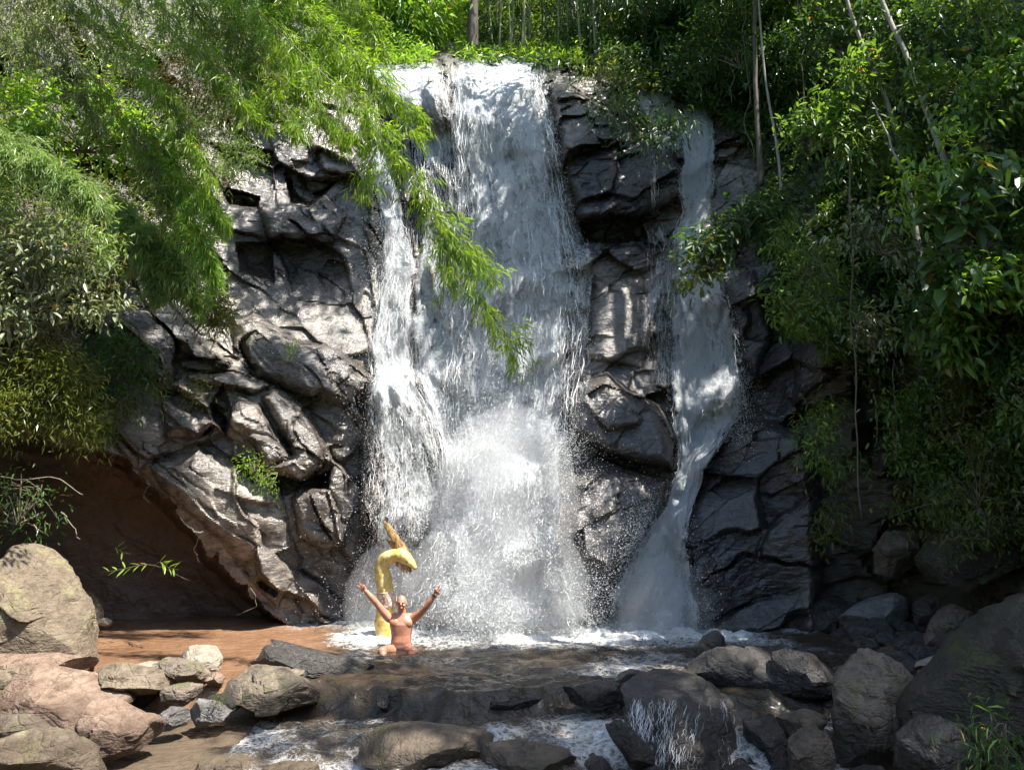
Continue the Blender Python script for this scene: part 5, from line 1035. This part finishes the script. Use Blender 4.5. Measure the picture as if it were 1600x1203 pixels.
shade_tree('unseen tree placed to shade the right bank boulders', shade_spots([(1230,1012,290,28,100),(1400,900,180,70,60),(1180,1130,240,60,85),(1500,1120,110,80,48)], 3), (8, 3.5, 3), 3)
shade_tree('tall unseen tree placed to shade the right bank shrubs', shade_spots([(1350,300,180,280,26),(1350,640,150,160,44),(1550,620,90,200,16),(1120,80,150,90,34)], 4), (10.5, 6, 6), 4)
shade_tree('unseen tree placed to shade the left rock face', shade_spots([(470,400,100,90,34),(470,570,70,40,12),(210,600,60,60,8)], 5), (-11, 6, 4), 5)
shade_tree('unseen tree placed to shade the stream outlet', shade_spots([(780,1050,230,35,80),(640,1100,200,20,26),(860,1150,160,35,30)], 6), (7.5, .5, 1), 6)
shade_tree('unseen tree placed to shade the heart of the bamboo at the top left', shade_spots([(215,150,100,140,42,11),(330,60,90,70,14,11.2),(60,90,60,60,10,11)], 7), (-12, 4, 4), 7)
def ell(c, r, sub=3):
    V, F = ico(sub); return V*np.array(r)+np.array(c), F
# ------------------------------------------------------------------ the yellow serpent statue standing in the pool
N = NT('yellow_paint'); v = N.coord('Object'); a = N.noise(v, 5, 6, .68, .6); b = N.noise(v, 16, 5, .7)
c = N.mix(N.ramp(a, [(.4, 0.), (.62, 1.)]), (.60, .40, .085), (.68, .54, .24)); c = N.mix(N.ramp(b, [(.56, 0.), (.64, 1.)]), c, (.36, .20, .08)); c = N.mix(N.ramp(a, [(.66, 0.), (.72, 1.)]), c, (.70, .62, .50))
N.P(Base_Color=c, Roughness=.55, Normal=N.bump(N.math('ADD', a, N.math('MULTIPLY', b, .5)), .6, .03)); M_LOG = N.m
N = NT('brown_paint'); v = N.mapping(N.coord('Object'), (12, 12, 3)); a = N.noise(v, 1.5, 6, .7, .5); N.P(Base_Color=N.mix(N.ramp(a, [(.42, 0.), (.6, 1.)]), (.15, .085, .035), (.40, .24, .07)), Roughness=.75, Normal=N.bump(a, .8, .03)); M_BROKE = N.m
def log_part(name, pts, rad, mat, parent, seed, sides=18, n=60, jag=.0):
    line = resample(pxline(pts), n); s = np.linspace(0, 1, len(rad)); r = np.interp(np.linspace(0, 1, n), s, rad); V, Q, T = tube(line, r, sides); k = n*sides
    nrm = unit(V[:k]-np.repeat(line, sides, 0)); V[:k] += nrm*(fbm(V[:k]*5+seed, 4, seed)*.035+ridged(V[:k]*np.array([14, 14, 5]), 2, seed)*.008)[:, None]
    if jag:
        rg = np.random.default_rng(seed); T_ = unit(line[-1]-line[-3]); V[k-sides:k] += T_*rg.uniform(-jag, jag, (sides, 1)); V[-1] -= T_*jag
    A = Acc(); A.add(V, Q, T); return obj(name, A.mesh(name), mat, parent)
lg = thing('serpent_statue', 'yellow serpent statue with a tall brown crest rearing out of the pool behind the man', 'statue', at(600, 1000, 13.2))
log_part('neck', [(599,1016,13.2),(599,985,13.2),(600,965,13.2),(605,943,13.2),(603,920,13.2),(597,896,13.2),(598,881,13.18),(607,871,13.14),(620,868,13.1)], [.122,.128,.134,.15,.145,.128,.12,.116,.108], M_LOG, lg, 5)
N = NT('pale_scales'); v = N.coord('Object'); c_ = N.vor(N.mapping(v, (1, 1, .7), (0, .8, 0)), 17.); N.P(Base_Color=N.mix(N.ramp(c_, [(.06, 0.), (.14, 1.)]), (.42, .24, .16), (.66, .56, .46)), Roughness=.6, Normal=N.bump(c_, .6, .03)); M_SCALE = N.m
log_part('collar', [(606,950,13.2),(605,938,13.2),(603.5,924,13.2)], [.156,.165,.158], M_SCALE, lg, 6, n=20)
log_part('upper_jaw', [(616,868,13.1),(625,868,13.06),(635,873,13.02),(644,881,12.98),(650,888,12.96)], [.095,.118,.115,.075,.035], M_LOG, lg, 7, n=40)
log_part('lower_jaw', [(622,878,13.08),(631,883,13.04),(639,889,13.0),(643,893,12.98)], [.07,.066,.045,.018], M_BROKE, lg, 8, n=30)
for k, (a_, b_, l_) in enumerate(((624,884,.10),(629,888,.12),(634,890,.10),(639,893,.08),(644,886,.06),(648,889,.05))):
    p0 = at(a_, b_-3, 13.0); A = Acc(); V, Q, T = tube(np.stack([p0, p0+np.array([.015, -.01, -l_*.6]), p0+np.array([.035, -.01, -l_])]), [.026, .018, .003], 6); A.add(V, Q, T); obj('tooth', A.mesh('tooth'), M_SCALE, lg)
def crest(name, pts, wid, mat, seed):
    line = resample(pxline(pts), 30); w = np.interp(np.linspace(0, 1, 30), np.linspace(0, 1, len(wid)), wid); T_ = unit(np.gradient(line, axis=0)); sd_ = unit(np.cross(T_, np.array([0, 1., 0]))); a = np.arange(12)*2*math.pi/12
    jag = 1+.11*np.sign(np.sin(np.arange(30)*1.3))*np.linspace(.3, 1, 30)
    V = (line[:, None] + (w*jag)[:, None, None]*np.cos(a)[None, :, None]*sd_[:, None] + (w*.38)[:, None, None]*np.sin(a)[None, :, None]*np.array([0, 1., 0])).reshape(-1, 3); i = np.arange(360).reshape(30, 12); j = np.roll(i, -1, 1)
    V = np.vstack([V, line[:1], line[-1:]]); F = [np.stack([i[:-1], j[:-1], j[1:], i[1:]], -1).reshape(-1, 4), np.vstack([np.stack([j[0], i[0], np.full(12, 360)], -1), np.stack([i[-1], j[-1], np.full(12, 361)], -1)])]
    return obj(name, np_mesh(name, V, F, False), mat, lg)
crest('crest', [(637,876,13.06),(630,862,13.1),(621,847,13.16),(611,832,13.22),(600,814,13.3)], [.085,.09,.078,.07,.06,.02], M_BROKE, 1)
crest('crest_flame', [(622,862,13.14),(612,850,13.2),(603,842,13.26)], [.05,.045,.012], M_BROKE, 2)
V, F = ell(at(632, 872, 12.93), (.022, .018, .022), 2); M_EYE = NT('dark_eye').P(Base_Color=(.02, .015, .012), Roughness=.2); obj('eye', np_mesh('eye', V, F, True), M_EYE, lg)

# ------------------------------------------------------------------ the man
MX, MY = -1.735, 12.50
man = thing('person', 'bare chested bald man sitting in the pool with both arms raised in victory signs', 'person', (MX, MY, 0))
tris = Acc()
def addT(V, F): tris.T.append(np.asarray(F)+tris.n); tris.V.append(V); tris.n += len(V)
def cap(p, r, sides=12, n=10):
    p = resample(np.asarray(p, float), n); rr_ = np.interp(np.linspace(0, 1, n), np.linspace(0, 1, len(r)), r); V, Q, T = tube(p, rr_, sides); F = np.vstack([Q[:, [0, 1, 2]], Q[:, [0, 2, 3]], T]); addT(V, F)
    for e, q in ((p[0], rr_[0]), (p[-1], rr_[-1])): addT(*ell(e, (q, q, q), 2))
def loft(rings, sides=28):
    a = np.arange(sides)*2*math.pi/sides; V = np.vstack([np.stack([cx+rx*np.sign(np.cos(a))*np.abs(np.cos(a))**.85, cy_+ry*np.sin(a), np.full(sides, z)], -1) for z, rx, ry, cx, cy_ in rings]); m = len(rings)
    i = np.arange(m*sides).reshape(m, sides); j = np.roll(i, -1, 1); Q = np.stack([i[:-1], j[:-1], j[1:], i[1:]], -1).reshape(-1, 4)
    V = np.vstack([V, V[:sides].mean(0), V[-sides:].mean(0)]); F = np.vstack([Q[:, [0, 1, 2]], Q[:, [0, 2, 3]], np.stack([j[0], i[0], np.full(sides, m*sides)], -1), np.stack([i[-1], j[-1], np.full(sides, m*sides+1)], -1)]); return V, F
addT(*loft([(-.16,.15,.12,0,.03),(-.08,.17,.135,0,.02),(.02,.168,.13,0,.005),(.10,.16,.128,0,-.005),(.19,.158,.122,0,0),(.28,.172,.125,0,0),(.36,.188,.125,0,0),(.43,.185,.108,0,.01),(.485,.13,.085,0,.01),(.525,.07,.066,0,.0),(.60,.058,.06,0,-.012)]))
for s in (-1, 1):
    addT(*ell((s*.085,-.068,.375), (.095,.048,.075))); addT(*ell((s*.195,.005,.445), (.075,.072,.072))); addT(*ell((s*.1,.03,.48), (.10,.05,.045)))
addT(*ell((0,-.028,.685), (.076,.095,.112))); addT(*ell((0,-.062,.615), (.056,.058,.050))); addT(*ell((0,-.125,.668), (.014,.022,.026))); addT(*ell((0,-.108,.702), (.055,.018,.012)))
for s in (-1, 1): addT(*ell((s*.078,-.02,.668), (.012,.024,.033))); addT(*ell((s*.042,-.098,.650), (.022,.02,.018)))
addT(*ell((0,-.113,.612), (.026,.012,.010)))
def arm(s, E, Wr, H, pn):
    S_ = np.array([s*.205, .0, .45]); E = np.array(E); Wr = np.array(Wr); H = np.array(H)
    cap([S_, (S_+E)/2+np.array([0, 0, -.008]), E], [.072,.062,.05]); cap([E, E*.62+Wr*.38, Wr], [.05,.05,.032])
    d = unit(H-Wr); pn = unit(np.array(pn)-d*(d@np.array(pn))); x = np.cross(d, pn)*s   # x: towards the thumb
    pc = Wr + d*.055; V, F = ico(2); V = V[:, :1]*.042*x + V[:, 1:2]*.017*pn + V[:, 2:]*.055*d + pc; addT(V, F)
    K = Wr + d*.095
    for off_, ang, ln in ((.030,.20,.078),(.009,-.14,.086)):    # index and middle finger held apart
        f = unit(d*math.cos(ang)+x*math.sin(ang)); p0 = K + x*off_ - d*.01; cap([p0, p0+f*ln*.5+pn*.004, p0+f*ln], [.0105,.0095,.0075], 8, 6)
    for off_, ln in ((-.012,.068),(-.031,.054)):                # ring and little finger folded onto the palm
        p0 = K + x*off_ - d*.008; cap([p0, p0+d*.022+pn*.016, p0+d*.006+pn*.034, p0-d*.022+pn*.030], [.0102,.0098,.0092,.008], 8, 8)
    t0 = Wr + d*.03 + x*.034 + pn*.006; cap([t0, t0+x*.014+d*.03+pn*.014, t0-x*.012+d*.05+pn*.030, t0-x*.034+d*.052+pn*.034], [.013,.0118,.0105,.0085], 8, 8)
    return Wr, d
arm(-1, (-.395,-.06,.685), (-.555,-.10,.865), (-.625,-.12,.955), (0,-1,.1))
WR, WD = arm(1, (.385,-.10,.615), (.530,-.14,.815), (.585,-.16,.92), (0,-1,.1))
for s in (-1, 1):
    hip = np.array([s*.095, .0, -.06]); kn = np.array([s*.235, -.36, .012]); ank = np.array([s*.10, -.55, -.36])
    cap([hip, (hip+kn)/2+np.array([0, 0, .012]), kn], [.098,.088,.066]); cap([kn, kn*.65+ank*.35, ank], [.062,.058,.036]); cap([ank, ank+np.array([s*.02, -.16, -.03])], [.036,.028])
me = np_mesh('body', np.vstack(tris.V), np.vstack(tris.T), True); tmp = bpy.data.objects.new('body_build', me); SC.collection.objects.link(tmp)
rm = tmp.modifiers.new('r', 'REMESH'); rm.mode = 'VOXEL'; rm.voxel_size = .0055; sm = tmp.modifiers.new('s', 'SMOOTH'); sm.factor = .5; sm.iterations = 3
bm_ = bpy.data.meshes.new_from_object(tmp.evaluated_get(bpy.context.evaluated_depsgraph_get())); bpy.data.objects.remove(tmp); bm_.name = 'body'
nv = len(bm_.vertices); co = np.empty(nv*3, np.float32); bm_.vertices.foreach_get('co', co); co = co.reshape(-1, 3)
lip_ = np.exp(-np.square((co-np.array([0, -.125, .613]))/np.array([.03, .02, .008])).sum(1)); brow = np.exp(-np.square((np.abs(co)*np.array([1, -1, 1])-np.array([.034, -.115, .708]))/np.array([.02, .02, .006])).sum(1))
stub = sstep(-co[:, 1], .06, .1)*sstep(.645-co[:, 2], 0, .02)*sstep(co[:, 2], .56, .59)*.5; hair = np.exp(-np.square((np.abs(co[:, [0, 1]])-np.array([.07, .03]))/np.array([.02, .05])).sum(1))*sstep(co[:, 2], .64, .68)*sstep(.75-co[:, 2], 0, .04)*.5
chest = np.exp(-np.square((co-np.array([0, -.12, .33]))/np.array([.11, .06, .1])).sum(1))*.35
for nm, val in (('lip', lip_), ('dark', np.clip(brow+stub+hair+chest*(.5+fbm(co*60, 2, 3)), 0, 1))): bm_.attributes.new(nm, 'FLOAT', 'POINT').data.foreach_set('value', val.astype(np.float32))
bm_.vertices.foreach_set('co', (co + np.array([MX, MY, -.03], np.float32)).ravel()); bm_.polygons.foreach_set('use_smooth', np.ones(len(bm_.polygons), bool)); bm_.update(); bm_.materials.clear()
N = NT('skin'); n_ = N.ramp(N.noise(N.coord('Object'), 11, 6, .7), [(.35, 0.), (.65, 1.)]); c = N.mix(n_, (.35, .145, .085), (.49, .235, .15)); c = N.mix(N.attr('lip'), c, (.35, .10, .08)); c = N.mix(N.math('MULTIPLY', N.attr('dark'), .7), c, (.16, .11, .09))
N.P(Base_Color=c, Roughness=.38, Subsurface_Weight=.15, Subsurface_Radius=(.03, .012, .006), Subsurface_Scale=.4); M_SKIN = N.m
obj('body', bm_, M_SKIN, man)
def plain(name, col, rough=.5, metal=0.):
    N = NT(name); n_ = N.noise(N.coord('Object'), 40, 3); return N.P(Base_Color=N.mix(N.math('MULTIPLY', n_, .5), col, tuple(c*.6 for c in col)), Roughness=rough, Metallic=metal)
V, F = loft([(-.15,.165,.13,0,.03),(-.08,.182,.147,0,.02),(-.01,.180,.145,0,.006),(.05,.174,.140,0,0)]); V = V+np.array([MX, MY, -.03]); obj('swim_trunks', np_mesh('swim_trunks', V, F, True), plain('dark_red_cloth', (.10, .035, .03), .7), man)
for s in (-1, 1): V, F = ell((MX+s*.032, MY-.116, .654), (.012, .008, .009), 2); obj('eye', np_mesh('eye', V, F, True), M_EYE, man)
a = np.arange(20)*2*math.pi/20; x1 = unit(np.cross(WD, [0, 1, 0])); x2 = np.cross(WD, x1); ring = WR+WD*-.01+(np.cos(a)[:, None]*x1+np.sin(a)[:, None]*x2)*.034; ring = np.vstack([ring, ring[:1]])+np.array([MX, MY, -.03])
V, Q, T = tube(ring, .009, 6, False); A = Acc(); A.add(V, Q); w_ = obj('wristwatch', A.mesh('wristwatch'), plain('watch_strap', (.02, .02, .022), .4), man)
V, F = ell(WR+np.array([MX, MY, -.03])-WD*.01+np.array([0, -.036, .005]), (.019, .009, .019), 2); obj('dial', np_mesh('dial', V, F, True), plain('watch_dial', (.06, .06, .065), .2), w_)
